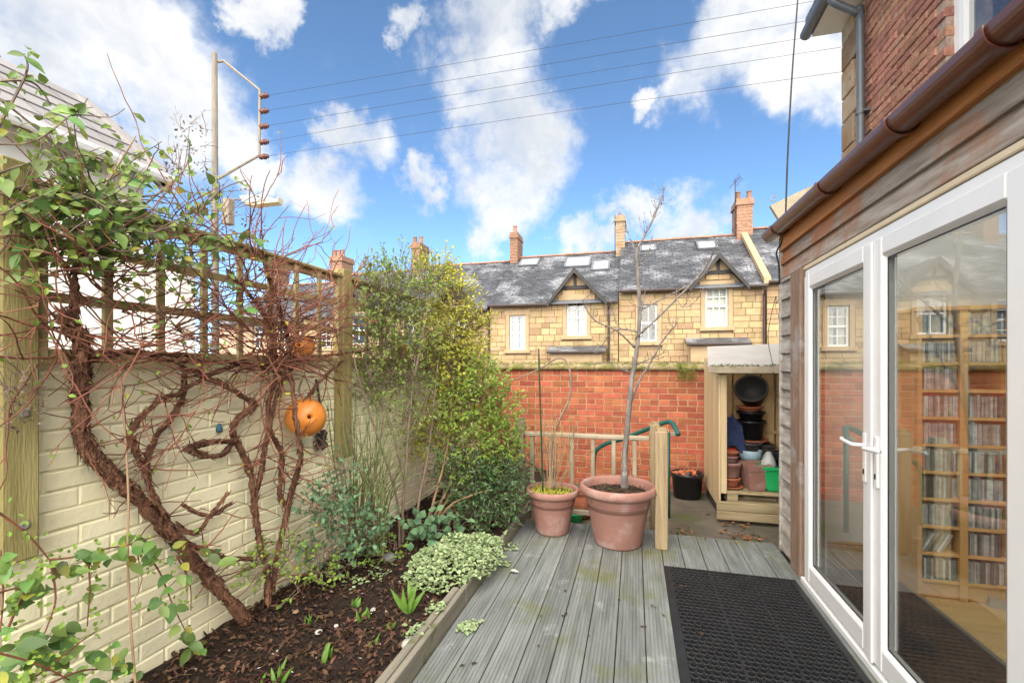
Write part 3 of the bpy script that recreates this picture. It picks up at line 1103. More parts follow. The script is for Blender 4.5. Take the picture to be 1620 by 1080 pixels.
    # gutter in stretches beside the gable
    parts = [(A, B)] if not gpts else [(A, gpts[2] - .06), (gpts[3] + .06, B)]
    for (a, b) in parts:
        if b - a > .15:
            MB().tube([(a, T0 - .31, ez - .04), (b, T0 - .31, ez - .06)], .06, 8).build('gutter', blackpipe, h)
    for (xx, ya, yb) in pipes:
        p = onY(xx, ya, T0 - .08)
        q = onY(xx, yb, T0 - .08)
        MB().tube([(p.x, T0 - .30, ez - .08), (p.x, T0 - .27, ez - .18), (p.x, T0 - .08, ez - .40), (p.x, T0 - .08, zb)], .045, 8).build('downpipe', blackpipe, h)
    for (xa, xb_, ya, yb) in lights:
        p0 = base + nv * .05
        q = [hit(a, b, p0, nv) for (a, b) in ((xa, yb), (xb_, yb), (xb_, ya), (xa, ya))]
        u0, u1 = min(v.x for v in (q[0], q[3])), max(v.x for v in (q[1], q[2]))
        v0, v1 = (q[0] - base).dot(sv), (q[2] - base).dot(sv)
        mk = lambda u, v, n_: Vector((u, 0, 0)) + Vector((0, base.y, base.z)) + sv * v + nv * n_
        rl = thing_part('rooflight', roof)
        fr = MB()
        b = .09
        for (a1, a2, c1_, c2_) in ((u0, u1, v0, v0 + b), (u0, u1, v1 - b, v1), (u0, u0 + b, v0 + b, v1 - b), (u1 - b, u1, v0 + b, v1 - b)):
            fr.poly_prism([mk(a1, c1_, .02), mk(a2, c1_, .02), mk(a2, c2_, .02), mk(a1, c2_, .02)], nv * .085)
        fr.build('frame', lead, rl)
        MB().poly_prism([mk(u0 + .05, v0 + .05, .03), mk(u1 - .05, v0 + .05, .03), mk(u1 - .05, v1 - .05, .03), mk(u0 + .05, v1 - .05, .03)], nv * .05).build('pane', skylight_m, rl)
    for (cx, wpx, yt, kind, pots) in chimneys:
        yr = T0 + ROOFD
        c = onY(cx, yt, yr)
        w = wpx * (c - EYE).dot(FWD) / FPX
        ch = thing_part('chimney', h)
        dep = 1.1 if kind != 'wide' else .62
        m_ = {'brick': chimbrick, 'stone': dressed_o, 'wide': chimbrick}[kind]
        bw = w * .86
        mb = MB()
        z = rz - 1.0
        zt = c.z
        while z < zt - .3:
            mb.box((c.x - bw / 2 + U(-.008, .008), yr - dep / 2, z + .006), (c.x + bw / 2 + U(-.008, .008), yr + dep / 2, z + .142))
            z += .148
        mb.box((c.x - bw / 2 + .02, yr - dep / 2 + .02, rz - 1), (c.x + bw / 2 - .02, yr + dep / 2 - .02, zt))
        mb.box((c.x - w / 2, yr - dep / 2 - .06, zt - .30), (c.x + w / 2, yr + dep / 2 + .06, zt - .17))
        mb.box((c.x - w / 2 + .03, yr - dep / 2 - .03, zt - .168), (c.x + w / 2 - .03, yr + dep / 2 + .03, zt))
        mb.build('stack', m_, ch)
        for k in range(pots):
            px_ = c.x + (0 if pots == 1 else -w * .3 + w * .6 * k / (pots - 1))
            MB().lathe([(.10, 0), (.12, .04), (.105, .1), (.095, .32), (.115, .34), (.115, .38), (.07, .38)], (px_, yr - dep * .25, zt), 12).build('chimney_pot', ridge_m, ch)
    if porch:
        (xa, xb_, yy) = porch
        a, b = onY(xa, yy, T0 - .5), onY(xb_, yy, T0 - .5)
        z = a.z
        MB().poly_prism([(a.x, T0 - .6, z - .10), (a.x, T0 - .6, z - .04), (a.x, T0 + .01, z + .16), (a.x, T0 + .01, z + .06)], (b.x - a.x, 0, 0)).build('porch_roof', slate, h)
        MB().tube([(a.x, T0 - .64, z - .12), (b.x, T0 - .64, z - .12)], .05, 8).build('porch_gutter', blackpipe, h)
        MB().box((a.x + .15, T0 - .5, zb), (b.x - .15, T0 - .001, z - .10)).build('bay', dressed, h)
    return h


SASH = (1, 0, 1)
terrace_house('stone terraced house at the right, its white-blinded gable window above the log store', 979, 1211, (1040, 457), (1075, 378), (1136, 405, 1094, 1178, 455),
              [(1116, 1152, 453, 517, (2, 0, 1), blindm, .52), (1012, 1040, 481, 540, (1, 0, 0), None, .5), (1095, 1110, 562, 577, (1, 0, 0), None, .5)],
              [(1012, 1038, 387, 398), (1104, 1132, 381, 395)], [(1174, 26, 320, 'brick', 2)], [(1209, 447, 550)], (1086, 1188, 540))
terrace_house('stone terraced house in the middle with curtained gable window and three rooflights', 775, 978, (825, 481), (900, 403), (910, 428, 871, 957, 479),
              [(896, 928, 474, 531, (1, 0, 1), curtain, .52), (806, 831, 498, 553, (1, 1, 1), curtain, .5)],
              [(897, 933, 406, 423), (938, 964, 412, 428), (826, 850, 409, 421)], [(817, 14, 372, 'brick', 1), (982, 16, 346, 'stone', 0)], [(963, 472, 577)], (866, 958, 553))
terrace_house('stone terraced house left of centre, gable half hidden by the tall shrub', 612, 774, (760, 489), (755, 417), (721, 449, 688, 756, 490),
              [(707, 737, 488, 540, (1, 0, 1), curtain, .5), (640, 664, 500, 550, (1, 1, 1), None, .5)], [], [(665, 17, 388, 'brick', 2)], [(773, 484, 577)], (690, 750, 556))
terrace_house('stone terraced house seen through the right part of the trellis', 480, 611, (560, 499), (560, 434), (566, 460, 538, 594, 500),
              [(555, 577, 500, 545, (1, 0, 1), None, .5), (505, 523, 508, 550, (1, 1, 1), None, .5)], [], [(541, 24, 408, 'brick', 3)], [(611, 495, 577)], None)
terrace_house('pink rendered end house seen through the trellis beside the wooden pole', 345, 479, (440, 510), (440, 452), None,
              [(400, 416, 515, 552, (1, 0, 1), None, .5), (440, 456, 515, 552, (1, 0, 1), None, .5)], [], [(440, 20, 425, 'brick', 2)], [(478, 500, 577)], None, wall_m=pinkrender, stone=False)
terrace_house('stone terraced house at the far right, mostly hidden by the timber extension', 1213, 1480, (1226, 444), (1195, 362), None,
              [(1330, 1366, 470, 530, (1, 0, 1), None, .5)], [], [], [], None)
# stone verge between the two right-hand roofs, aerials
hp = [o for o in bpy.data.objects if o.name.startswith('terraced_house')]
A = onY(1212, 500, T0).x
a = Vector((A - .02, T0 - .3, onY(1226, 444, T0 - .25).z + .12))
b = Vector((A - .02, T0 + ROOFD, onY(1195, 362, T0 + ROOFD).z + .12))
MB().poly_prism([a - Vector((.12, 0, 0)), a + Vector((.12, 0, 0)), b + Vector((.12, 0, 0)), b - Vector((.12, 0, 0))], (0, 0, -.22)).build('verge_coping', dressed, hp[-1])
for (px_, py_, py2, lab, ax) in ((1163, 283, 362, 'thin television aerial beside the right-hand chimney', 1154), (973, 340, 395, 'thin aerial mast left of the grey stone chimney', 969)):
    ae = thing('television_aerial', lab, 'aerial', onY(px_, py2, T0 + 3.6))
    top = onY(px_, py_, T0 + 3.6)
    bot = onY(px_, py2, T0 + 3.6)
    bot.z -= .3
    bot.x = top.x
    MB().tube([bot, top], .02, 6).build('mast', blackpipe, ae)
    e = onY(ax, py_ + 14, T0 + 3.4)
    MB().tube([top + Vector((.25, .2, .15)), e], .015, 6).build('boom', blackpipe, ae)
    mb = MB()
    for k in range(5):
        c = top + Vector((.25, .2, .15)) + (e - top) * (k / 5)
        mb.tube([c + Vector((-.1, 0, .14)), c + Vector((.1, 0, -.14))], .009, 5)
    mb.build('elements', blackpipe, ae)

# ------------------------------------------------------------------ neighbour's house beyond the left wall
nb = thing('neighbour_house', 'white rendered house with pale grey roof behind the trellis at left', 'house', (-9, 7, -.15))
XN = -5.6
eN = onX(225, 268, XN - .05)
rN = hit(120, 155, (0, eN.y, 0), (0, 1, 0))
yf = eN.y
ez, rz = eN.z, rN.z
rx = rN.x
MB().box((2 * rx - XN, -6, -.15), (XN, yf - .02, ez - .05)).build('wall', render_w, nb)
gm = MB()
gm.poly_prism([(XN - .01, yf - .03, ez - .06), (rx, yf - .03, rz - .1), (2 * rx - XN + .01, yf - .03, ez - .06)], (0, -.3, 0))
gm.build('gable', render_w, nb)
rf = thing_part('roof', nb)
sm = MB()
a, b = Vector((XN + .25, -6, ez - .12)), Vector((rx, -6, rz))
sm.poly_prism([a, b, b + Vector((0, 0, -.1)), a + Vector((0, 0, -.1))], (0, yf + 6 + .12, 0))
a2 = Vector((2 * rx - XN - .25, -6, ez - .12))
sm.poly_prism([a2, b, b + Vector((0, 0, -.1)), a2 + Vector((0, 0, -.1))], (0, yf + 6 + .12, 0))
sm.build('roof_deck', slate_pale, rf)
st = MB()
sv = (b - a)
SL = sv.length
sv /= SL
nn = Vector((-sv.z, 0, sv.x))
if nn.z < 0:
    nn = -nn
r_ = 0
while r_ * .32 < SL:
    yy = 0
    while yy < yf + .1:
        o_ = a + sv * (r_ * .32) + Vector((0, 6 + yy, 0))
        l = .62
        st.add([o_ + nn * .03, o_ + Vector((0, l - .008, 0)) + nn * .03, o_ + Vector((0, l - .008, 0)) + sv * .34 + nn * .012, o_ + sv * .34 + nn * .012, o_, o_ + Vector((0, l - .008, 0))],
               [(0, 1, 2, 3), (4, 5, 1, 0)])
        yy += l
    r_ += 1
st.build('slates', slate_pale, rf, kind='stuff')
MB().tube([(XN + .30, -6, ez - .14), (XN + .30, yf + .1, ez - .14)], .06, 8).build('gutter', white_pl, nb)
mb = MB()
mb.poly_prism([a + Vector((0, yf + 6.0, .07)), b + Vector((0, yf + 6.0, .07)), b + Vector((0, yf + 6.0, -.16)), a + Vector((0, yf + 6.0, -.16))], (0, .13, 0))
mb.build('bargeboard', slate_pale, nb)
ext = thing('white_outbuilding', 'bright white rendered outbuilding glimpsed through the left trellis squares', 'building', (-5, 7, -.15))
eA = onX(309, 430, -5.2)
MB().box((-7.4, yf + .02, -.15), (-5.2, eA.y, eA.z)).build('wall', render_w, ext)
MB().poly_prism([(-7.5, yf + .03, eA.z + .002), (-5.05, yf + .03, eA.z + .002), (-5.05, yf + .03, eA.z + .08), (-7.5, yf + .03, eA.z + .3)], (0, eA.y - yf + .05, 0)).build('roof', slate_pale, ext)

# ------------------------------------------------------------------ the brick house at the right 
hs = thing('brick_house', 'old brick house with stone corner rising above the timber extension', 'house', (4, 3, GZ))
EAVE = onX(1338, 40, HX).z
HE = 6.0
full = brick_set('house_brick', .215, .068, .06, oldbrick, 10, .008, .006)
half = brick_set('house_half_brick', .1025, .068, .06, oldbrick, 5, .008, .006)
wp, wq = onX(1512, 190, HX), onX(1640, -140, HX)
wz0, wz1 = 3.35, 5.0
wy1, wy0 = onX(1494, 60, HX).y, 3.05
core = MB()
core.box((HX + .012, HE - 2.1, GZ), (HX + .3, HE, 2.6))
HN = 2.78  # house cut short out of view, to let more sky light into the yard
for (ya, yb, za, zb_) in ((HN, wy0, 2.6, EAVE), (wy1, HE, 2.6, EAVE), (wy0, wy1, 2.6, wz0), (wy0, wy1, wz1, EAVE)):
    core.box((HX + .012, ya, za), (HX + .3, yb, zb_))
core.box((HX + .3, HE - .3, GZ), (7.5, HE, EAVE))
core.box((7.2, HN, GZ), (7.5, HE - .3, EAVE))
core.box((HX + .3, HN, 2.63), (7.2, HN + .3, EAVE))
core.build('wall_core', oldmortar, hs)
zs = [2.62 + .076 * i for i in range(int((EAVE - 2.64) / .076))]
lay_bricks(hs, (HX, HE - .42, 0), (0, -1, 0), RAD(-90), 2.78, zs, .068, (full, half), oldbrick, near=Vector((HX, 5.0, 4.2)),
           skip=lambda p: wy0 - .1 < p.y < wy1 + .02 and wz0 - .1 < p.z < wz1 + .05)
z = GZ
k = 0
while z < EAVE - .05:
    hq = U(.24, .36)
    hq = min(hq, EAVE - z)
    w = (.40, .27)[k % 2]
    MB().cbox((HX - .012 - U(0, .012), HE - w, z + .006), (HX + .25, HE + .012, z + hq - .006), .010).build('quoin', dressed_o, hs)
    z += hq
    k += 1
# upstairs window
w = thing_part('window', hs)
fx = HX + .06
fr = MB()
b = .075
fr.box((fx, wy0, wz0), (fx + .07, wy1, wz0 + b)).box((fx, wy0, wz1 - b), (fx + .07, wy1, wz1))
fr.box((fx + .001, wy1 - b, wz0 + b), (fx + .069, wy1, wz1 - b)).box((fx + .001, wy0, wz0 + b), (fx + .069, wy0 + b, wz1 - b))
fr.build('frame', white_pl, w)
fr = MB()
fr.box((fx - .012, wy1 - b - .055, wz0 + b), (fx + .05, wy1 - b, wz1 - b)).box((fx - .012, wy0 + b, wz0 + b), (fx + .05, wy0 + b + .055, wz1 - b))
fr.box((fx - .011, wy0 + b + .055, wz0 + b), (fx + .05, wy1 - b - .055, wz0 + b + .055)).box((fx - .011, wy0 + b + .055, wz1 - b - .055), (fx + .05, wy1 - b - .055, wz1 - b))
fr.build('casement', white_pl, w)
MB().box((fx + .02, wy0 + b + .04, wz0 + b + .04), (fx + .024, wy1 - b - .04, wz1 - b - .04)).build('pane', glass_far, w)
MB().cbox((HX - .07, wy0 - .1, wz0 - .14), (fx + .02, wy1 + .1, wz0 - .002), .01).build('sill', dressed_o, w)
MB().box((HX + .9, wy0 - .6, wz0 - .5), (HX + .95, wy1 + .6, wz1 + .5)).build('inner_wall', plaster, hs)
# eaves, gutter and downpipe
MB().box((HX - .28, HN - .1, EAVE + .03), (HX + .3, HE + .1, EAVE + .05)).box((HX - .28, HN - .1, EAVE + .05), (HX - .26, HE + .1, EAVE + .2)).build('eaves_board', white_wd, hs)
MB().tube([(HX - .33, HE + .16, EAVE + .10), (HX - .33, HN - .1, EAVE + .14)], .062, 12).build('gutter', greypipe, hs, smooth=True)
dpx = onX(1362, 150, HX - .06).y
mb = MB().tube(spline([(HX - .32, dpx, EAVE + .05), (HX - .31, dpx, EAVE - .06), (HX - .10, dpx, EAVE - .22), (HX - .065, dpx, EAVE - .34), (HX - .065, dpx, 2.9)], 4), .036, 14)
dp = mb.build('downpipe', greypipe, hs, smooth=True)
for z in (4.05, 3.2):
    MB().tube([(HX - .065, dpx, z - .02), (HX - .065, dpx, z + .02)], .043, 14).box((HX - .06, dpx - .06, z - .01), (HX + .01, dpx + .06, z + .01)).build('pipe_clip', greypipe, dp)
# roof
MB().poly_prism([(HX - .35, HN - .1, EAVE + .2), (HX - .35, HN - .1, EAVE + .26), (4.9, HN - .1, EAVE + 1.8), (7.8, HN - .1, EAVE + .2)], (0, HE - HN + .2, 0)).build('roof', slate, hs)

# ------------------------------------------------------------------ timber extension with french doors
ex = thing('timber_extension', 'timber clad extension with brown gutter at the right', 'extension', (EXX + .5, 2, 0))
EY = 4.03                       # far corner
DY0, DY1 = 1.60, 3.49           # door opening
DZ = 2.10
# structural wall behind the cladding
core = MB()
core.box((EXX + .03, DY1, GZ), (EXX + .10, EY - .03, 2.45)).box((EXX + .03, DY0, DZ), (EXX + .10, DY1, 2.45)).box((EXX + .03, -1.5, GZ), (EXX + .10, DY0, 2.45))
core.box((EXX + .10, 3.76, GZ), (HX + .01, EY - .03, 2.45))
core.build('wall_core', deckdark, ex)
MB().box((EXX + .101, DY1 - .002, GZ), (EXX + .112, 3.72, 2.44)).build('inner_lining', plaster, ex)


def clad(ya, yb, z, hgt, m, name='cladding_board', out=.022, lean=.022):
    """feather-edged board facing -X: thick at its bottom edge"""
    x0 = EXX + .028
    pts = [(x0, ya, z), (EXX - out, ya, z), (EXX - out - .001, ya, z + .006), (EXX - out + lean, ya, z + hgt), (x0, ya, z + hgt)]
    n = 8
    mb = MB()
    vs = []
    for i in range(n + 1):
        yy = ya + (yb - ya) * i / n
        for (px_, _, pz_) in pts:
            vs.append((px_ + (U(-.0015, .0015) if px_ < x0 else 0), yy, pz_ + U(-.0012, .0012)))
    k = len(pts)
    mb.add(vs, [(i * k + j, i * k + (j + 1) % k, (i + 1) * k + (j + 1) % k, (i + 1) * k + j) for i in range(n) for j in range(k)] + [tuple(range(k - 1, -1, -1)), tuple(range(n * k, n * k + k))])
    return mb.build(name, m, ex)


CY = 3.715
z = .03
while z < 2.13:
    clad(CY + .002, EY - .03, z, .143, cladside)
    z += .1385
clad(-1.5, EY - .03, 2.135, .125, cladgrey)
clad(-1.5, EY - .03, 2.245, .125, cladgrey)
clad(-1.5, EY - .03, 2.352, .13, cedar, 'fascia_board', .03, .004)
MB().cbox((EXX - .028, EY - .029, .02), (EXX + .06, EY + .0, 2.47), .004).build('corner_post', cladside, ex)
MB().cbox((EXX - .040, 3.515, .0), (EXX + .03, CY, 2.13), .005).build('door_trim', trimwood, ex)
MB().cbox((EXX - .020, DY0 - .1, DZ + .005), (EXX + .03, 3.51, 2.133), .004).build('head_trim', beigetrim, ex)
# roof; its unseen glazing is added to let daylight into the room
zA, zB = 2.51, 3.30
roof = thing_part('roof', ex)


def rp(x, yy, dz=0):
    return Vector((x, yy, zA + (zB - zA) * (x - 1.06) / (HX - 1.06) + dz))


for (xa, xb_, ya, yb) in ((1.06, HX, 3.72, 4.22), (1.06, 1.16, -1.5, 3.72), (2.24, HX, -1.5, 3.72)) + tuple((1.16, 2.24, .2 + k * .9, .26 + k * .9) for k in range(-1, 4)):
    MB().poly_prism([rp(xa, ya), rp(xb_, ya), rp(xb_, yb), rp(xa, yb)], (0, 0, -.03)).build('roof_panel', slate, roof)
MB().poly_prism([rp(1.17, -1.5, -.02), rp(2.23, -1.5, -.02), rp(2.23, 3.71, -.02), rp(1.17, 3.71, -.02)], (0, 0, -.006)).build('added_roof_pane', glass_door, roof)
MB().box((HX + .001, -1.5, 2.63), (4.8, HN - .01, 3.29)).build('flat_roof', lead, ex)
# verge board with its hook at the far end
vb = [onY(a, b, 4.26) for (a, b) in ((1219, 325), (1232, 346), (1312, 312), (1312, 283), (1296, 288))]
MB().poly_prism(vb, (0, .045, 0)).build('verge_board', greywood, roof)
hk = onY(1224, 318, 4.24)
MB().tube([hk + Vector((math.cos(t) * .022, 0, math.sin(t) * .022 + .02)) for t in [k * .55 for k in range(12)]], .004, 6).build('hook', steelw, roof)
# gutter with brackets
gx = 1.045
ga, gb_ = Vector((gx, 4.07, 2.505)), Vector((gx, -1.4, 2.36))
gut = thing_part('gutter', ex)
prof = [(math.cos(t) * .056, math.sin(t) * .056) for t in [math.pi + math.pi * k / 12 for k in range(13)]]
prof = prof + [(.056, .012), (.050, .012), (.050, 0)] + [(c * .9, s * .9) for (c, s) in reversed(prof[1:-1])] + [(-.050, 0), (-.050, .012), (-.056, .012)]
mb = MB()
n = len(prof)
mb.add([(ga.x + a, ga.y, ga.z + b_) for a, b_ in prof] + [(gb_.x + a, gb_.y, gb_.z + b_) for a, b_ in prof], [(i, (i + 1) % n, n + (i + 1) % n, n + i) for i in range(n)])
mb.add([(ga.x + a, ga.y + .001, ga.z + b_) for a, b_ in prof[:13]], [tuple(range(13))])
mb.build('trough', browngut, gut, smooth=False)
for (px_, py_) in ((1232, 350), (1310, 300), (1425, 185), (1590, 60)):
    yy = onX(px_, py_, gx).y
    zz = ga.z + (gb_.z - ga.z) * (yy - ga.y) / (gb_.y - ga.y)
    arc = [(gx + math.cos(t) * .061, yy, zz + math.sin(t) * .061) for t in [math.pi * .94 + math.pi * 1.08 * k / 14 for k in range(15)]]
    b_ = MB()
    for q in range(14):
        a0, a1 = Vector(arc[q]), Vector(arc[q + 1])
        i0, i1 = (a0 - Vector((gx, yy, zz))) * .08, (a1 - Vector((gx, yy, zz))) * .08
        b_.poly_prism([a0 + Vector((0, -.017, 0)), a1 + Vector((0, -.017, 0)), a1 + i1 + Vector((0, -.017, 0)), a0 + i0 + Vector((0, -.017, 0))], (0, .034, 0))
    b_.box((gx + .055, yy - .012, zz - .035), (EXX - .02, yy + .012, zz + .01))
    b_.build('bracket', browngut, gut)

# french doors
dr = thing('french_doors', 'white plastic french doors with large glass panes', 'door', (EXX, 2.5, 0))
FX = EXX - .015
mb = MB()
fb = .06
mb.cbox((FX, DY1 - fb, .02), (FX + .07, DY1, DZ), .004).cbox((FX, DY0, .02), (FX + .07, DY0 + fb, DZ), .004)
mb.cbox((FX, DY0 + fb, DZ - fb), (FX + .07, DY1 - fb, DZ), .004)
mb.build('frame', white_pl, dr)
MB().cbox((FX - .03, DY0, -.004), (FX + .09, DY1, .036), .006).build('sill', white_pl, dr)
DM = 2.545
for (ya, yb, hinge, side) in ((DM + .004, DY1 - fb + .012, 'far', 1), (DY0 + fb - .012, DM - .004, 'near', -1)):
    lf = thing_part('door_leaf', dr)
    lx = FX - .022
    s = .085
    z0, z1 = .05, DZ - fb + .012
    mb = MB()
    mb.cbox((lx, ya, z0), (lx + .065, ya + s, z1), .007).cbox((lx, yb - s, z0), (lx + .065, yb, z1), .007)
    mb.cbox((lx + .0005, ya + s, z0), (lx + .0645, yb - s, z0 + s + .02), .007).cbox((lx + .0005, ya + s, z1 - s), (lx + .0645, yb - s, z1), .007)
    mb.build('stile_frame', white_pl, lf)
    bd = MB()
    c = .014
    q = [(ya + s, z0 + s + .02), (yb - s, z0 + s + .02), (yb - s, z1 - s), (ya + s, z1 - s)]
    for i in range(4):
        (a0, b0), (a1, b1) = q[i], q[(i + 1) % 4]
        cx_, cz_ = (ya + yb) / 2, (z0 + z1) / 2
        ins = lambda a_, b_, d_: (a_ + d_ * (1 if a_ < cx_ else -1), b_ + d_ * (1 if b_ < cz_ else -1))
        i0, i1 = ins(a0, b0, c), ins(a1, b1, c)
        bd.add([(lx + .002, a0, b0), (lx + .002, a1, b1), (lx + .018, i1[0], i1[1]), (lx + .018, i0[0], i0[1])], [(0, 1, 2, 3)])
    bd.build('glazing_bead', white_pl, lf)
    gk = MB()
    for (ga_, gb2, gc, gd) in ((ya + s + c, yb - s - c, z0 + s + .02 + c, z0 + s + .02 + c + .006), (ya + s + c, yb - s - c, z1 - s - c - .006, z1 - s - c),
                               (ya + s + c, ya + s + c + .006, z0 + s + .03 + c, z1 - s - c - .006), (yb - s - c - .006, yb - s - c, z0 + s + .03 + c, z1 - s - c - .006)):
        gk.box((lx + .017, ga_, gc), (lx + .021, gb2, gd))
    gk.build('gasket', blackpl, lf)
    MB().box((lx + .030, ya + s - .01, z0 + s), (lx + .034, yb - s + .01, z1 - s + .01)).build('pane', glass_door, lf)
    hy = DM + side * .055
    hz = 1.03
    hd = MB().cbox((lx - .010, hy - .016, hz - .14), (lx + .001, hy + .016, hz + .10), .004)
    pl = hd.build('handle', white_pl, lf)
    MB().tube(spline([(lx - .008, hy, hz + .04), (lx - .05, hy, hz + .042), (lx - .058, hy + side * .02, hz + .043), (lx - .056, hy + side * .11, hz + .048), (lx - .052, hy + side * .135, hz + .052)], 4), .0095, 10).build('lever', white_pl, pl, smooth=True)
    MB().box((lx - .013, hy - .005, hz - .10), (lx - .009, hy + .005, hz - .075)).build('keyhole', blackpl, pl)
mb = MB().cbox((FX - .034, DM - .022, .05), (FX - .0225, DM + .022, DZ - fb), .004)
mb.build('meeting_cover', white_pl, dr)

# ------------------------------------------------------------------ the room behind the glass
FZ = .03
MB().box((EXX + .06, -1.5, -.05), (1.70, 3.76, FZ)).build('entrance_carpet', carpet, kind='structure')
MB().box((1.70, -1.5, -.05), (4.6, 3.76, FZ + .004)).build('floor', floorwood, kind='structure')
tag(MB().box((1.69, -1.5, FZ), (1.715, 3.70, FZ + .012)).build('floor_threshold', brass), kind='structure')
MB().box((EXX + .10, 3.72, FZ), (4.6, 3.755, 2.6)).build('room_end_wall', plaster, kind='structure')
MB().box((4.6, -1.5, FZ), (4.7, 3.76, 2.6)).box((HX, -1.5, 2.58), (4.7, 3.76, 2.62)).box((EXX + .10, -1.55, FZ), (4.7, -1.5, 2.6)).build('room_wall', plaster, kind='structure')
MB().cbox((EXX + .10, 3.69, FZ + .001), (1.66, 3.719, FZ + .17), .006).cbox((EXX + .10, 3.695, FZ + .171), (1.66, 3.719, FZ + .19), .006).build('skirting_board', skirtm, kind='structure')
bk = thing('media_shelves', 'pale wooden twin shelf tower full of disc cases behind the right door', 'bookcase', (1.93, 3.5, FZ))
bx0, bx1, by0, by1 = 1.685, 2.155, 3.36, 3.69
zt = FZ + .10 + .1665 * 10
mid = (bx0 + bx1) / 2
t_ = .024
for xx, wd in ((bx0, t_), (mid - .02, .04), (bx1 - t_, t_)):
    MB().cbox((xx, by0, FZ + .006), (xx + wd, by1, zt), .002).build('upright', oakwood, bk)
MB().box((bx0 + t_, by1 - .012, FZ + .1), (bx1 - t_, by1 - .002, zt)).build('back_panel', oakwood, bk)
MB().cbox((bx0 - .01, by0 - .01, zt), (bx1 + .01, by1, zt + .025), .003).build('top', oakwood, bk)
pit = .1665
ncol = 2
k = 0
NTH = '_ first second third fourth fifth sixth seventh eighth ninth tenth eleventh twelfth thirteenth fourteenth fifteenth sixteenth seventeenth eighteenth nineteenth twentieth'.split()
ORD = ['lowest', 'second', 'third', 'fourth', 'fifth', 'sixth', 'seventh', 'eighth', 'ninth', 'tenth', 'top']
cd_meshes = []
for wd, hh in ((.010, .125), (.0105, .126), (.024, .125), (.014, .137)):
    me = MB().cbox((-wd / 2, 0, 0), (wd / 2, .14, hh), .0012).mesh('disc_case')
    me.materials.append(cdm)
    cd_meshes.append((me, wd, hh))
for c_ in range(2):
    xa = bx0 + t_ if c_ == 0 else mid + .02
    xb_ = mid - .02 if c_ == 0 else bx1 - t_
    for r_ in range(10):
        z = FZ + .10 + pit * r_
        MB().cbox((xa + .001, by0 + .004, z), (xb_ - .001, by1 - .013, z + .018), .002).build('shelf', oakwood, bk)
        if c_ == 1 and r_ == 7:
            continue
        x = xa + .006
        q_ = 0
        lean = (c_ == 0 and r_ == 1)
        while x < xb_ - .012:
            me, wd, hh = rng.choices(cd_meshes, (6, 6, 1, 1))[0]
            if x + wd > xb_ - .004:
                break
            rot = 0
            if lean and x < xa + .16:
                rot = RAD(28)
            o = link('disc_case', me, (x + wd / 2 + (hh * math.sin(rot) * .0 if rot else 0), by0 + .012 + U(0, .012), z + .0185 + (wd * .25 if rot else 0)), None, (0, rot, 0))
            q_ += 1
            tag(o, ('leaning' if rot else 'thin upright') + ' disc case, %s from the left on the %s shelf up, %s tower' % (NTH[q_], ORD[r_], ('left', 'right')[c_]), 'disc case', 'disc cases on the %s shelf, %s tower' % (ORD[r_], ('left', 'right')[c_]))
            x += wd + U(.0006, .0012) + (.006 if rot else 0) + (.004 if rng.random() < .05 else 0)
            if lean and x > xa + .115:
                break
MB().box((bx0 + t_, by0 + .02, FZ + .008), (bx1 - t_, by0 + .035, FZ + .10)).build('plinth', oakwood, bk)
wedge = MB().poly_prism([(2.02, 3.335, FZ + .006), (2.16, 3.275, FZ + .006), (2.16, 3.275, FZ + .016), (2.03, 3.335, FZ + .05)], (.02, .05, 0))
wedge.build('door_wedge', greywood, label='small grey wooden wedge lying on the floor before the shelves', cat='door wedge')
mb = MB().tube(spline([onY(1448, 560, 3.50), onY(1446, 620, 3.52), onY(1447, 700, 3.5), onY(1453, 800, 3.50), onY(1446, 880, 3.5), onY(1435, 895, 3.55)], 6), .0035, 6)
cbl = thing('wall_cable', 'white hanging flex with round switch beside the shelf tower', 'cable', onY(1446, 640, 3.5))
mb.build('flex', white_pl, cbl, smooth=True)
q = onY(1447, 648, 3.51)
MB().lathe([(.012, -.008), (.028, -.006), (.03, 0), (.028, .006), (.012, .008)], q, 16, Matrix.Rotation(RAD(90), 4, 'X')).build('switch', white_pl, cbl, smooth=True)

# ------------------------------------------------------------------ hanging cable at the extension corner
c0 = [Vector((EXX - .034, EY - .04, 2.1)), Vector((EXX - .036, EY - .03, 2.25)), Vector((EXX - .045, EY - .01, 2.36)), pz(1241, 365, 3.50), pz(1246, 250, 3.6), pz(1253, 120, 3.9), pz(1262, 0, 4.3), pz(1268, -90, 4.7)]
MB().tube(spline(c0, 4), .0065, 8).build('hanging_cable', cablem, smooth=True, label='thick dark cable dropping from above the frame to the extension corner', cat='cable')
loose = [onY(1227, 470, 4.9), onY(1215, 530, 4.9), onY(1222, 575, 4.9), onY(1224, 600, 4.7), onY(1226, 622, 4.6), onY(1234, 628, 4.55)]
MB().tube(spline([Vector((EXX + .05, 4.06, 2.2))] + [onY(1229, 480, 4.7)] + loose, 5), .003, 6).build('loose_wire', cablem, smooth=True, label='thin loose wire looping down in front of the log store', cat='wire')

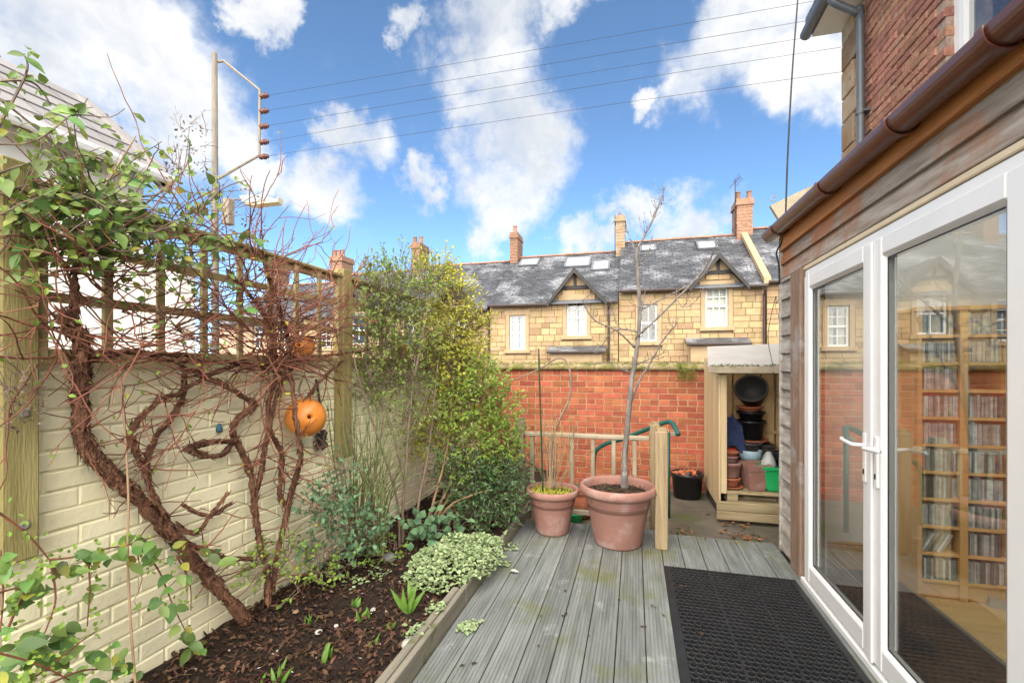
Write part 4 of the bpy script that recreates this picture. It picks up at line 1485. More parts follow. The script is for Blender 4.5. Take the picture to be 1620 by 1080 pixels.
# ------------------------------------------------------------------ overhead line
zp = 12.0
pb = pz(341, 360, zp)
pole = thing('utility_pole', 'tall weathered wooden pole carrying a wire bracket and street light', 'pole', (pb.x, pb.y, -.15))
tp = pz(339, 84, zp)
MB().tube([(pb.x, pb.y, -.16), (pb.x - .01, pb.y, 4), (tp.x, pb.y, tp.z)], [.10, .085, .065], 12).build('shaft', galv, pole, smooth=True)
br = thing_part('wire_bracket', pole)
p1, p2, p3, p4 = pz(354, 97, zp), pz(411, 143, zp), pz(410, 246, zp), pz(345, 283, zp)
p1b = Vector((tp.x + .05, p1.y, p1.z + .02))
MB().tube([p1b, p1, p2, p3, p4], .036, 6).build('arm', steelw, br)
INS = [(418, 152), (418, 176), (418, 200), (418, 225), (418, 248)]
wz = []
for (a, b_) in INS:
    c = pz(a, b_, zp)
    M = Matrix.Rotation(RAD(90), 4, 'Y')
    MB().lathe([(.02, -.14), (.06, -.13), (.07, -.09), (.045, -.07), (.045, -.03), (.075, -.01), (.075, .04), (.045, .06), (.045, .09), (.06, .11), (.02, .14)], c, 10, M).build('insulator', porcelain, br)
    wz.append(c)
bx = pz(361, 335, zp - .1)
MB().cbox((bx.x - .10, bx.y - .1, bx.z - .34), (bx.x + .10, bx.y + .12, bx.z + .34), .02).build('switch_box', steelw, pole)
sl = thing_part('street_light', pole)
a, b_ = pz(366, 316, zp), pz(382, 316, zp)
MB().tube([bx + Vector((0, 0, .2)), a, b_], .025, 8).build('light_arm', galv, sl)
la = [pz(*q, zp - .15) for q in ((378, 309), (412, 307), (420, 311), (416, 318), (384, 321))]
MB().poly_prism(la, FWD * .30).build('housing', lampbody, sl)
lb = [pz(*q, zp - .14) for q in ((385, 322), (416, 319), (421, 312), (437, 315), (440, 311), (439, 319), (420, 321), (400, 324))]
MB().poly_prism(lb, FWD * .28).build('bowl', lampglass, sl)
ends = [(1299, 0), (1326, 25), (1313, 54), (1331, 75), (1331, 114)]
for i, c in enumerate(wz):
    e = hit(*ends[i], (0, c.y + .15, 0), (0, 1, 0))
    far = c + (e - c) * 1.9
    far.z = c.z
    pts = []
    for k in range(25):
        u = k / 24
        p = c.lerp(far, u)
        # sag: pass through the pixel seen at the right of the picture
        s_ = 4 * u * (1 - u)
        p.z = c.z + (e.z - c.z) * s_ / (4 * (1 / 1.9) * (1 - 1 / 1.9))
        pts.append(p)
    MB().tube(pts, .0042, 5).build('overhead_wire', wirem, label='%s overhead wire crossing the sky from the pole bracket' % ['topmost', 'second from top', 'middle', 'second from bottom', 'lowest'][i], cat='wire', group='wires of the overhead line')

# ------------------------------------------------------------------ deck fence and hand rail
fe = thing('deck_fence', 'low wooden fence with balusters behind the terracotta pots', 'fence', (-.4, 4.32, 0))
FY = 4.33


def newel(mb, x, yy, w, z0, z1):
    mb.cbox((x - w / 2, yy - w / 2, z0), (x + w / 2, yy + w / 2, z1 - .03), .006)
    mb.poly_prism([(x - w / 2 + .012, yy - w / 2 + .012, z1 - .03), (x + w / 2 - .012, yy - w / 2 + .012, z1 - .03), (x + w / 2 - .012, yy + w / 2 - .012, z1 - .03), (x - w / 2 + .012, yy + w / 2 - .012, z1 - .03)], (0, 0, .025))
    return mb


lx = onY(826, 700, FY).x
rx_ = onY(1036, 700, FY).x
newel(MB(), lx - .02, FY, .085, -.1, .955).build('post', greywood, fe)
newel(MB(), rx_, FY, .085, -.1, .955).build('post', postwood, fe)
MB().cbox((lx + .025, FY - .03, .775), (rx_ - .045, FY + .03, .815), .008).build('top_rail', greywood, fe)
MB().cbox((lx + .025, FY - .02, .05), (rx_ - .045, FY + .02, .095), .006).build('bottom_rail', greywood, fe)
for px_ in (842, 872, 905, 938, 971, 1004):
    x = onY(px_, 720, FY).x
    MB().cbox((x - .019, FY - .018, .096), (x + .019, FY + .018, .774), .005).build('baluster', greywood, fe)
np_ = onZ(1046, 866, 0)
nw = newel(MB(), np_.x, np_.y, .098, 0.0, .965).build('newel_post', postwood, label='tall square timber post standing on the deck beside the largest pot', cat='post')

hr = thing('handrail', 'dark green tubular steel handrail behind the deck fence', 'handrail', (.3, 4.9, GZ))
q = onZ(1057, 818, GZ)
pts = [onY(939, 800, 5.35), onY(939, 735, 5.35), onY(943, 713, 5.33), onY(960, 701, 5.30), onY(985, 694, 5.22), onY(1030, 676, 5.0), onY(1052, 668, 4.93)]
pts[0].z = GZ
pts[0].x = pts[1].x
MB().tube(spline(pts + [onY(1062, 668, 4.88), onY(1068, 676, 4.8), onY(1073, 687, 4.70)], 6), .024, 12).build('rail', greenpaint, hr, smooth=True)
MB().tube([(q.x, q.y, GZ), (q.x, q.y, onY(1057, 684, q.y).z)], .022, 12).build('support_post', greenpaint, hr, smooth=True)
e = onY(1068, 686, 4.74)
MB().cbox((e.x - .045, e.y - .02, e.z - .022), (e.x + .012, e.y + .02, e.z + .022), .004).build('end_bracket', steelw, hr)


# ------------------------------------------------------------------ pots
def big_pot(name, label, c, R, H, m, n=48, soil=potsoil, soil_drop=.07):
    p = thing(name, label, 'plant pot', c, 'plant pots on the deck')
    rb = R * .60
    prof = [(rb * .9, 0), (rb, .004), (rb * 1.02, .02), (rb + (R * .86 - rb) * .45, H * .40), (R * .80, H * .66), (R * .805, H * .67), (R * .815, H * .675), (R * .835, H * .80), (R * .845, H * .805), (R * .86, H * .845),
            (R * .95, H * .85), (R * .985, H * .87), (R, H * .915), (R * .985, H * .965), (R * .95, H), (R * .90, H * .995), (R * .865, H * .96), (R * .84, H * .80), (R * .80, H * .62), (.01, H * .6)]
    MB().lathe(prof, c, n).build('body', m, p, smooth=True)
    bands = MB()
    for f in (.70, .725, .75, .775):
        r = R * (.818 + (f - .68) * .16)
        z = H * f
        bands.lathe([(r - .004, z - .004), (r + .0035, z), (r - .004, z + .004)], c, n)
    bands.build('ribs', m, p, smooth=True)
    sm = MB()
    rs = R * .855
    vs = [(c[0], c[1], c[2] + H - soil_drop + .015)]
    for j in range(1, 7):
        for k in range(24):
            t = 2 * math.pi * k / 24
            r = rs * j / 6
            vs.append((c[0] + r * math.cos(t), c[1] + r * math.sin(t), c[2] + H - soil_drop + .02 * mnoise.noise(Vector((r * 20, t * 3, R)))))
    fs = [(0, 1 + k, 1 + (k + 1) % 24) for k in range(24)]
    for j in range(5):
        for k in range(24):
            a, b = 1 + j * 24 + k, 1 + j * 24 + (k + 1) % 24
            fs.append((a, a + 24, b + 24, b))
    sm.add(vs, fs).build('compost', soil, p, smooth=True)
    return p


P1 = Vector((-.135, 3.86, 0))
P2 = Vector((-.70, 3.97, 0))
big_pot('plant_pot', 'largest pink terracotta pot holding the bare young tree', P1, .313, .485, terra)
p2 = big_pot('plant_pot', 'smaller pink terracotta pot with cane and mossy soil beside the bed', P2, .236, .385, terra, soil_drop=.05)
ms = MB()
for _ in range(900):
    r, t = math.sqrt(U(0, 1)) * .19, U(0, 6.28)
    if t < 2.2 and rng.random() < .6:
        continue
    ms.leaf(P2 + Vector((r * math.cos(t), r * math.sin(t), .335 + U(0, .02))), Vector((U(-1, 1), U(-1, 1), U(.2, 1.4))), Vector((0, -.5, 1)), U(.012, .03), U(.006, .013))
ms.build('moss', leaf_yel, p2, kind='stuff')
mb = MB()
for _ in range(160):
    r, t = math.sqrt(U(0, 1)) * .24, U(0, 6.28)
    mb.leaf(P1 + Vector((r * math.cos(t), r * math.sin(t), .42 + U(0, .012))), Vector((U(-1, 1), U(-1, 1), U(-.1, .5))), Vector((0, 0, 1)), U(.02, .045), U(.01, .025))
mb.build('dead_leaves', littermat, bpy.data.objects['plant_pot'], kind='stuff')
st = MB()
c = P1 + Vector((.05, -.20, .43))
st.lathe([(.004, -.016), (.016, -.012), (.02, 0), (.014, .012), (.004, .017)], c, 10, wob=.1)
st.build('pebble', stonem, label='round pale pebble lying on the soil of the largest pot', cat='pebble')
# round clay pot and green bowl behind the fence
c = onZ(921, 800, GZ + .0)
c = Vector((onY(921, 790, 4.72).x, 4.72, GZ))
pr = [(.07, 0), (.10, .03), (.135, .10), (.14, .15), (.12, .21), (.10, .235), (.105, .25), (.115, .262), (.10, .262), (.09, .24), (.12, .15), (.01, .06)]
MB().lathe(pr, c, 28).build('clay_pot', terra_o, smooth=True, label='round orange clay pot on the ground behind the fence, between the big pots', cat='plant pot')
c = Vector((onY(908, 815, 4.55).x, 4.55, GZ))
MB().lathe([(.06, 0), (.07, .01), (.10, .09), (.105, .10), (.095, .098), (.06, .02), (.01, .015)], c, 24).build('green_bowl', greenpl, smooth=True, label='small green plastic bowl behind the fence between the big pots', cat='bowl')

# ------------------------------------------------------------------ bare young tree in the largest pot
tree = thing('young_tree', 'bare young tree with grey bark growing in the largest pot', 'tree', P1 + Vector((0, 0, .43)))
TZ = 3.86


def trace(pts, z0=TZ, z1=None, k=5):
    z1 = z0 if z1 is None else z1
    return spline([pz(a, b, z0 + (z1 - z0) * i / max(len(pts) - 1, 1)) for i, (a, b) in enumerate(pts)], k)


def spurs(mb, path, n, r, ln=(.03, .12), bud=True):
    for _ in range(n):
        i = rng.randrange(1, len(path))
        p = path[i]
        d = (path[i] - path[i - 1]).normalized()
        s = (d * U(.1, .9) + rnd_unit() * .8 + Vector((0, 0, .35))).normalized()
        l = U(*ln)
        a = p + s * l * .55
        b = a + (s + Vector((0, 0, .5)) + rnd_unit() * .3).normalized() * l * .45
        mb.tube([p, a, b], [r, r * .8, r * .5], 5)
        if bud:
            mb.tube([b, b + (b - a).normalized() * .012, b + (b - a).normalized() * .02], [r * .6, r * 1.5, r * .3], 5)


TR = [(988, 772), (988, 745), (989, 716), (994, 660), (999, 603), (1004, 577), (1010, 530), (1012, 486), (1009, 436), (1007, 399), (1014, 383), (1032, 349), (1043, 322), (1054, 290)]
path = trace(TR, 3.86, 3.78, 5)
n = len(path)
rad = [.0235 * (1 - i / n) ** .8 + .003 + (.011 * max(0, 1 - i / 6)) for i in range(n)]
MB().tube(path, rad, 10, rough=.07).build('trunk', greybark, tree, smooth=True)
BR = [([(997, 640), (1010, 605), (1027, 577), (1040, 553), (1052, 533), (1068, 516), (1069, 508)], .010, 3.86, 3.6),
      ([(1008, 540), (1010, 530), (1038, 505), (1071, 472), (1096, 447), (1118, 419), (1128, 400), (1136, 380)], .011, 3.86, 3.45),
      ([(1012, 492), (1020, 487), (1049, 472), (1082, 455), (1110, 436), (1132, 405)], .008, 3.86, 4.2),
      ([(1004, 550), (977, 524), (943, 508), (927, 488), (921, 472)], .008, 3.86, 3.6),
      ([(1008, 525), (982, 520), (966, 527), (954, 544), (945, 558)], .007, 3.86, 4.15),
      ([(1006, 577), (1032, 566), (1057, 555)], .006, 3.86, 3.7),
      ([(1012, 490), (1017, 474), (1021, 460)], .006, 3.86, 3.95),
      ([(1010, 420), (1024, 399), (1036, 388)], .005, 3.83, 3.7),
      ([(1007, 401), (996, 374), (991, 362)], .005, 3.82, 3.95),
      ([(1032, 350), (1036, 335), (1050, 318)], .004, 3.82, 3.7),
      ([(982, 520), (972, 506), (968, 494)], .004, 3.9, 3.95),
      ([(1004, 590), (985, 585), (955, 574), (925, 577)], .006, 3.86, 4.2),
      ([(1071, 472), (1080, 486), (1097, 480), (1104, 470)], .004, 3.62, 3.5)]
tw = MB()
for (pts, r, za, zb_) in BR:
    p = trace(pts, za, zb_, 5)
    k = len(p)
    MB().tube(p, [r * (1 - .72 * i / k) for i in range(k)], 7, rough=.06).build('branch', greybark, tree, smooth=True)
    spurs(tw, p, 5 + len(pts), .0028)
spurs(tw, path[25:], 16, .003)
spurs(tw, path[38:], 10, .0025, (.05, .16))
tw.build('spurs', greybark, tree, kind='stuff')

# wiry climber and cane in the smaller pot
wc = thing('potted_climber', 'wiry arching climber stem growing in the smaller pot', 'plant', P2 + Vector((0, 0, .33)))
p = trace([(874, 772), (874, 740), (874, 697), (884, 666), (900, 631), (903, 597), (896, 572), (881, 567), (856, 582), (825, 596), (799, 606)], 4.03, 4.25, 6)
MB().tube(p, [.011 * (1 - .7 * i / len(p)) + .002 for i in range(len(p))], 7, rough=.08).build('stem', twiggrey, wc, smooth=True)
p = trace([(876, 772), (879, 730), (877, 690), (888, 655)], 4.0, 4.05, 5)
MB().tube(p, [.009 * (1 - .6 * i / len(p)) for i in range(len(p))], 6, rough=.08).build('stem', twiggrey, wc, smooth=True)
mb = MB()
lf = MB()
for _ in range(34):
    a, b = U(845, 915), 770
    pts = [(870 + (a - 870) * .3, 772), (870 + (a - 870) * .8 + U(-6, 6), U(720, 745)), (a + U(-10, 12), U(660, 715)), (a + U(-18, 18), U(640, 705))]
    q = trace(pts, 4.03, 4.03 + U(-.12, .12), 4)
    mb.tube(q, [.0022] * (len(q) - 1) + [.001], 4)
    if rng.random() < .5:
        for i in range(3, len(q), 3):
            lf.leaf(q[i], rnd_unit() + Vector((0, 0, .3)), rnd_unit(), U(.012, .026), U(.008, .015))
p = trace([(880, 568), (850, 560), (826, 556)], 4.2, 4.35, 4)
mb.tube(p, .002, 4)
mb.build('dry_stems', mat('straw_stem', (.42, .30, .17), (.30, .20, .11), 20, .8, .1, 60, rand=.3, island=True), wc, kind='stuff')
lf.build('leaves', leaf_yel, wc, kind='stuff')
MB().tube(trace([(859, 778), (856, 680), (852, 551)], 3.98, 3.96, 6), .0075, 8).build('garden_cane', canem, smooth=True, label='thin dark green cane standing upright in the smaller pot', cat='cane')

# ------------------------------------------------------------------ rubber mat
mt = thing('rubber_mat', 'large black rubber drainage mat lying before the french doors', 'mat', (.63, 2.75, .002))
mx0, mx1, my0, my1 = .205, 1.055, 1.55, 3.495
hz_ = .0025
tz = .017
bo = .045
bd = MB()
o_ = [(mx0, my0), (mx1, my0), (mx1, my1), (mx0, my1)]
i_ = [(mx0 + bo, my0 + bo), (mx1 - bo, my0 + bo), (mx1 - bo, my1 - bo), (mx0 + bo, my1 - bo)]
for k in range(4):
    a, b = o_[k], o_[(k + 1) % 4]
    c, d = i_[(k + 1) % 4], i_[k]
    bd.add([(a[0], a[1], hz_), (b[0], b[1], hz_), (c[0], c[1], tz), (d[0], d[1], tz)], [(0, 1, 2, 3)])
bd.build('bevelled_border', rubber, mt)
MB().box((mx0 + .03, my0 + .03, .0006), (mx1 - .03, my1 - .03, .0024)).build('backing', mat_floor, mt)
ix0, ix1, iy0, iy1 = mx0 + bo, mx1 - bo, my0 + bo, my1 - bo
SX = 3
SY = 3
for a in range(SX):
    for b in range(SY):
        xa, xb_ = ix0 + (ix1 - ix0) * a / SX, ix0 + (ix1 - ix0) * (a + 1) / SX
        ya, yb = iy0 + (iy1 - iy0) * b / SY, iy0 + (iy1 - iy0) * (b + 1) / SY
        nxh, nyh = 7, 16
        dx, dy = (xb_ - xa) / nxh, (yb - ya) / nyh
        mb = MB()
        for i in range(nxh):
            for j in range(nyh):
                cx_, cy_ = xa + dx * (i + .5 + (.16 if j % 2 else -.16)), ya + dy * (j + .5)
                x0_, x1_ = xa + dx * i, xa + dx * (i + 1)
                sh = dx * (.16 if j % 2 else -.16)
                x0_ = x0_ + (sh if i > 0 else 0)
                x1_ = x1_ + (sh if i < nxh - 1 else 0)
                y0_, y1_ = ya + dy * j, ya + dy * (j + 1)
                rx, ry = dx * .37, dy * .40
                K = 12
                ring = [(cx_ + rx * math.cos(2 * math.pi * k / K), cy_ + ry * math.sin(2 * math.pi * k / K)) for k in range(K)]
                out = []
                for k in range(K):
                    t = 2 * math.pi * k / K
                    c, s_ = math.cos(t), math.sin(t)
                    m_ = 1 / max(abs(c), abs(s_))
                    u, v = c * m_, s_ * m_
                    out.append(((x1_ if u > .999 else x0_ if u < -.999 else cx_ + u * (x1_ - x0_) / 2), (y1_ if v > .999 else y0_ if v < -.999 else cy_ + v * (y1_ - y0_) / 2)))
                vs = [(p_[0], p_[1], tz - .0025) for p_ in out] + [(cx_ + (p_[0] - cx_) * 1.16, cy_ + (p_[1] - cy_) * 1.16, tz + .001) for p_ in ring] + [(p_[0], p_[1], tz + .001) for p_ in ring] + [(p_[0], p_[1], .003) for p_ in ring]
                fs = []
                for k in range(K):
                    k2 = (k + 1) % K
                    fs += [(k, k2, K + k2, K + k), (K + k, K + k2, 2 * K + k2, 2 * K + k), (2 * K + k, 2 * K + k2, 3 * K + k2, 3 * K + k)]
                mb.add(vs, fs)
        mb.build('perforated_panel', rubber, mt)
for a in range(1, SX):
    x = ix0 + (ix1 - ix0) * a / SX
    MB().box((x - .005, iy0, tz - .004), (x + .005, iy1, tz + .0008)).build('seam_rib', rubber, mt)

# ------------------------------------------------------------------ log store with pots
SXL, SXR, SY0, SY1 = .82, 2.0, 4.97, 5.98
sh = thing('log_store', 'open wooden store with white roof against the brick wall', 'shed', (1.4, 5.4, GZ))
SF = .175
x = SY0
k = 0
while x < SY1 - .02:
    w = min(.115, SY1 - x)
    MB().cbox((SXL - .002, x + .001, SF - .15), (SXL + .018, x + w - .002, 1.37 + (x - SY0) * .2), .003).build('side_board', shedfront, sh)
    x += .117
MB().cbox((SXL + .019, SY0 - .004, SF), (SXL + .075, SY0 + .045, 1.375), .004).build('corner_post', shedfront, sh)
MB().cbox((SXR - .06, SY0, SF), (SXR, SY0 + .05, 1.375), .004).build('corner_post', shedfront, sh)
x = SXL + .02
while x < SXR:
    MB().cbox((x, SY1 - .03, SF - .1), (x + .135, SY1 - .008, 1.56), .003).build('back_board', shedwood, sh)
    x += .152
MB().cbox((SXL + .02, SY1 - .055, .66), (SXR, SY1 - .031, .70), .003).build('back_batten', shedwood, sh)
MB().cbox((SXL - .01, SY0 - .03, 1.376), (SXR + .05, SY0 + .03, 1.425), .004).build('front_beam', greywood, sh)
rfp = [(SXL - .12, SY0 - .12, 1.415), (SXR + .1, SY0 - .12, 1.43), (SXR + .1, SY1 + .10, 1.70), (SXL + .05, SY1 + .10, 1.66)]
MB().poly_prism(rfp, (0, 0, .035)).build('roof', roofsheet, sh)
MB().cbox((SXL - .12, SY0 - .150, 1.385), (SXR + .1, SY0 - .122, 1.452), .004).build('fascia', greywood, sh)
ms = MB()
for _ in range(700):
    x = U(SXL - .1, SXR)
    ms.leaf(Vector((x, SY0 - .13 + U(-.02, .05), 1.452 + U(-.004, .012))), Vector((U(-1, 1), U(-1, .6), U(-.2, .8))), Vector((0, 0, 1)), U(.012, .028), U(.008, .016))
ms.build('roof_moss', mossm, sh, kind='stuff')
MB().box((SXL + .02, SY0 + .06, GZ), (SXR, SY1 - .06, SF - .1)).build('base', deckdark, sh)
for z in (GZ + .035, GZ + .125):
    MB().cbox((SXL - .03, SY0 - .075, z), (SXR + .1, SY0 - .035, z + .086), .005).build('plinth_board', palletm, sh)
pa = thing('pallet', 'weathered pallet forming the floor of the log store', 'pallet', (1.4, 5.4, SF))
for x in (SXL + .08, SXL + .55, SXL + 1.0):
    MB().cbox((x, SY0 + .01, SF - .07), (x + .10, SY0 + .14, SF - .001), .004).build('block', palletm, pa)
    MB().cbox((x, SY1 - .3, SF - .07), (x + .10, SY1 - .17, SF - .001), .004).build('block', palletm, pa)
yy = SY0 + .005
while yy < SY1 - .15:
    MB().cbox((SXL + .077, yy, SF), (SXR - .08, yy + .095, SF + .02), .003).build('slat', palletm, pa)
    MB().cbox((SXL + .077, yy, SF - .092), (SXR - .08, yy + .095, SF - .0705), .003).build('slat', palletm, pa)
    yy += .16
FL = SF + .021


def pot(label, c, R, H, m, M=None, rim=.12, name='stored_pot', n=28, group='pots stored in the log store', closed=False):
    rb = R * .70
    prof = [(rb * .95, 0), (rb, .004), (R * .88, H * (1 - rim)), (R, H * (1 - rim) + .002), (R, H - .004), (R * .985, H), (R * .90, H), (R * .85, H * (1 - rim)), (rb * .93, .012), (.004, .012)]
    return MB().lathe(prof, c, n, M).build(name, m, smooth=True, label=label, cat='plant pot', group=group)


def sp(px_, yy, z):
    return Vector((onY(px_, 700, yy).x, yy, z))


ya = SY0 + .17
pot('shallow orange clay saucer at the bottom of the clay pot stack', sp(1156, ya, FL), .118, .028, terra_o, rim=.4)
pot('broad shallow clay pan, second from the bottom of the clay pot stack', sp(1155.5, ya, FL + .029), .098, .085, terra_o, rim=.3)
pot('wide clay pot in the middle of the clay pot stack', sp(1156, ya, FL + .116), .108, .155, terra, rim=.22)
pot('small clay pot, second from the top of the clay pot stack', sp(1155.5, ya, FL + .273), .078, .062, terra, rim=.35)
pot('small clay pan topping the clay pot stack', sp(1156, ya, FL + .337), .080, .042, terra_o, rim=.4)
c = sp(1193, ya + .02, FL)
sq = thing('square_pot', 'square tapered terracotta pot standing in the log store', 'plant pot', c)
mb = MB()
rot = RAD(14)
rings = []
for (h_, w_) in ((0, .073), (.20, .104), (.201, .112), (.235, .116), (.236, .119), (.268, .122), (.268, .108), (.2, .096), (.03, .068)):
    rings.append([c + Matrix.Rotation(rot, 3, 'Z') @ Vector((sx * w_, sy * w_, h_)) for sx, sy in ((-1, -1), (1, -1), (1, 1), (-1, 1))])
vs = [v for r in rings for v in r]
mb.add(vs, [(i * 4 + k, i * 4 + (k + 1) % 4, i * 4 + 4 + (k + 1) % 4, i * 4 + 4 + k) for i in range(len(rings) - 1) for k in range(4)] + [(3, 2, 1, 0), tuple(range(len(vs) - 4, len(vs)))])
mb.build('body', terra, sq)
pot('pale blue and white plastic tub behind the square terracotta pot', sp(1187, ya + .30, FL + .16), .115, .19, bluepl, rim=.5)
pot('grey plastic bucket behind the blue tub in the log store', sp(1183, ya + .44, FL + .16), .15, .26, greypl, rim=.12)
pot('red plastic pot half hidden behind the clay stack', Vector((.965, ya + .30, FL)), .11, .37, redpl, rim=.2)
# a crate on end to carry the black pots
cr = thing('wooden_box', 'dark wooden box at the back of the log store under the black pots', 'box', sp(1188, SY1 - .24, FL))
c = sp(1186, SY1 - .26, FL)
MB().cbox((c.x - .30, c.y - .17, FL), (c.x + .22, c.y + .18, FL + .36), .01).build('box_body', deckdark, cr)
MB().cbox((c.x - .31, c.y - .18, FL + .361), (c.x + .23, c.y + .19, FL + .385), .004).build('box_lid', deckdark, cr)
kz = FL + .386
c = sp(1187, SY1 - .26, kz)
pot('wide terracotta rimmed saucer under the black pots', c, .185, .045, terra_o, rim=.4)
pot('large black pot, lower of the nested pair', c + Vector((0, 0, .046)), .165, .21, blackpl, rim=.14)
pot('black pot nested on top of the lower black pot', c + Vector((.005, 0, .258)), .15, .10, blackpl, rim=.25)
pot('black pot with brown rim below the tilted grey pot', c + Vector((-.01, 0, .360)), .142, .055, terra_o, rim=.3)
M = Matrix.Rotation(RAD(-18), 4, 'Z') @ Matrix.Rotation(RAD(58), 4, 'X') @ Matrix.Rotation(RAD(0), 4, 'Z')
M = Matrix.Rotation(RAD(-24), 4, 'Y') @ Matrix.Rotation(RAD(54), 4, 'X')
pot('grey plastic pot tipped on its side at the top of the pile', c + Vector((.045, .11, .50)), .175, .24, greypl, M, rim=.14)
# blue cloth: a crumpled sheet over a black trough
pot('grey rimmed black trough under the blue cloth', Vector((1.005, ya + .52, FL + .30)), .15, .17, blackpl, rim=.25)
b0 = Vector((1.005, ya + .52, FL))
MB().cbox((b0.x - .14, b0.y - .13, FL), (b0.x + .14, b0.y + .13, FL + .299), .01).build('wooden_block', deckdark, label='dark block at the left back of the log store below the trough', cat='block')
cl = MB()
nn_ = 22
vs = []
cc = sp(1150, ya + .47, FL + .47)
for j in range(nn_ + 1):
    for i in range(nn_ + 1):
        u, v = i / nn_ - .5, j / nn_ - .5
        w = mnoise.noise(Vector((u * 5, v * 5, 2))) * .06 + mnoise.noise(Vector((u * 11, v * 11, 5))) * .03
        zz = .30 * v + w - max(0, u - .2) * .25
        vs.append(cc + Vector((u * .30, -.10 + .22 * v + w * .8 - .1 * abs(u), zz + .06)))
cl.add(vs, [(j * (nn_ + 1) + i, j * (nn_ + 1) + i + 1, (j + 1) * (nn_ + 1) + i + 1, (j + 1) * (nn_ + 1) + i) for j in range(nn_) for i in range(nn_)])
co_ = cl.build('blue_cloth', bluecloth, smooth=True, label='crumpled navy blue cloth beside the tilted grey pot', cat='cloth')
md = co_.modifiers.new('thickness', 'SOLIDIFY')
md.thickness = .006
# green crate with liner and black trays
gc = thing('green_crate', 'bright green plastic crate at the right of the log store', 'crate', sp(1224, ya + .06, FL))
c = sp(1228, ya + .08, FL)
mb = MB()
rings = []
for (h_, wx, wy) in ((0, .13, .12), (.02, .135, .125), (.22, .165, .155), (.222, .185, .175), (.25, .188, .178), (.25, .168, .158), (.03, .12, .11)):
    rings.append([c + Vector((.02 + sx * wx, sy * wy, h_)) for sx, sy in ((-1, -1), (1, -1), (1, 1), (-1, 1))])
vs = [v for r in rings for v in r]
mb.add(vs, [(i * 4 + k, i * 4 + (k + 1) % 4, i * 4 + 4 + (k + 1) % 4, i * 4 + 4 + k) for i in range(len(rings) - 1) for k in range(4)] + [(3, 2, 1, 0), tuple(range(len(vs) - 4, len(vs)))])
mb.build('crate_body', greenpl, gc)
rb_ = MB()
for k in range(6):
    y_ = c.y - .12 + .045 * k
    rb_.poly_prism([(c.x + .02 - .137, y_, c.z + .02), (c.x + .02 - .137, y_ + .012, c.z + .02), (c.x + .02 - .167, y_ + .012, c.z + .21), (c.x + .02 - .167, y_, c.z + .21)], (-.006, 0, 0))
rb_.build('side_ribs', greenpl, gc)
pot('black seed pot standing in the green crate, taller one', c + Vector((.07, .02, .05)), .09, .33, blackpl, rim=.3)
pot('black seed pot leaning behind in the green crate', c + Vector((.13, .09, .05)), .08, .36, blackpl, rim=.3)
bg_ = MB()
vs, K, J = [], 16, 9
for j in range(J + 1):
    for k in range(K):
        t = 2 * math.pi * k / K
        f = j / J
        r = .075 * math.sin(math.pi * (.12 + .8 * f)) * (1 + .35 * mnoise.noise(Vector((k * .9, j * .8, 3))))
        vs.append(c + Vector((-.075 + r * math.cos(t), -.02 + r * math.sin(t), .10 + .28 * f)))
bg_.add(vs, [(j * K + k, j * K + (k + 1) % K, (j + 1) * K + (k + 1) % K, (j + 1) * K + k) for j in range(J) for k in range(K)] + [tuple(range(J * K, J * K + K))])
bg_.build('plastic_bag', polythene, smooth=True, label='crumpled pale plastic bag stuffed in the green crate', cat='bag')

# black tub of broken clay
c = Vector((onY(1087, 750, 5.76).x, 5.76, GZ))
tb = thing('black_tub', 'black plastic tub heaped with terracotta shards by the brick wall', 'plant pot', c)
MB().lathe([(.14, 0), (.15, .006), (.172, .25), (.185, .255), (.19, .29), (.18, .295), (.168, .285), (.165, .24), (.01, .22)], c, 36).build('tub_body', blackpl, tb, smooth=True)
for k in range(34):
    r, t = math.sqrt(U(0, 1)) * .145, U(0, 6.28)
    p = c + Vector((r * math.cos(t), r * math.sin(t), .262 + (1 - r / .15) * .045 + U(-.012, .012)))
    M = Matrix.Translation(p) @ Matrix.Rotation(U(0, 6.28), 4, 'Z') @ Matrix.Rotation(U(-.7, .7), 4, 'X') @ Matrix.Rotation(U(-.5, .5), 4, 'Y')
    s_ = U(.022, .045)
    q = [(s_ * math.cos(a) * U(.7, 1.2), s_ * .7 * math.sin(a) * U(.7, 1.2), 0) for a in (0, 1.1, 2.2, 3.3, 4.5, 5.4)]
    mb = MB().poly_prism([M @ Vector(v) for v in q], (M.to_3x3() @ Vector((0, 0, .009))))
    mb.build('shard', terra_o, tb)

# ------------------------------------------------------------------ fishing floats on the trellis
def fishing_float(label, c, r, axis):
    f = thing('fishing_float', label, 'float', c, 'orange fishing floats hung on the wall')
    q = Vector(axis).normalized().to_track_quat('Z', 'Y').to_matrix().to_4x4()
    pr = [(r * .05, -r * .85)]
    K = 18
    pr = [(r * .07, -r * .70), (r * .10, -r * .93)]
    for k in range(1, K):
        t = -math.pi / 2 + math.pi * k / K
        rr = r * math.cos(t)
        if rr > r * .16:
            pr.append((rr, r * .97 * math.sin(t)))
    pr += [(r * .13, r * .93), (r * .09, r * .62), (r * .02, r * .60)]
    MB().lathe(pr, c, 32, q).build('shell', orangefloat, f, smooth=True)
    MB().lathe([(r * .995, -.004), (r * 1.012, 0), (r * .995, .004)], c, 32, q).build('seam', orangefloat, f, smooth=True)
    pl = MB().lathe([(.004, r * .615), (r * .085, r * .625), (r * .085, r * .64), (.004, r * .64)], c, 16, q).build('socket', blackpl, f)
    mb = MB().tube(spline([c + Vector((-.02, 0, r * .9)), c + Vector((-.06, .01, r * 1.4)), c + Vector((-.05, .03, r * 2.0))], 4), .006, 6)
    mb.build('hanging_rope', twiggrey, f)
    return f


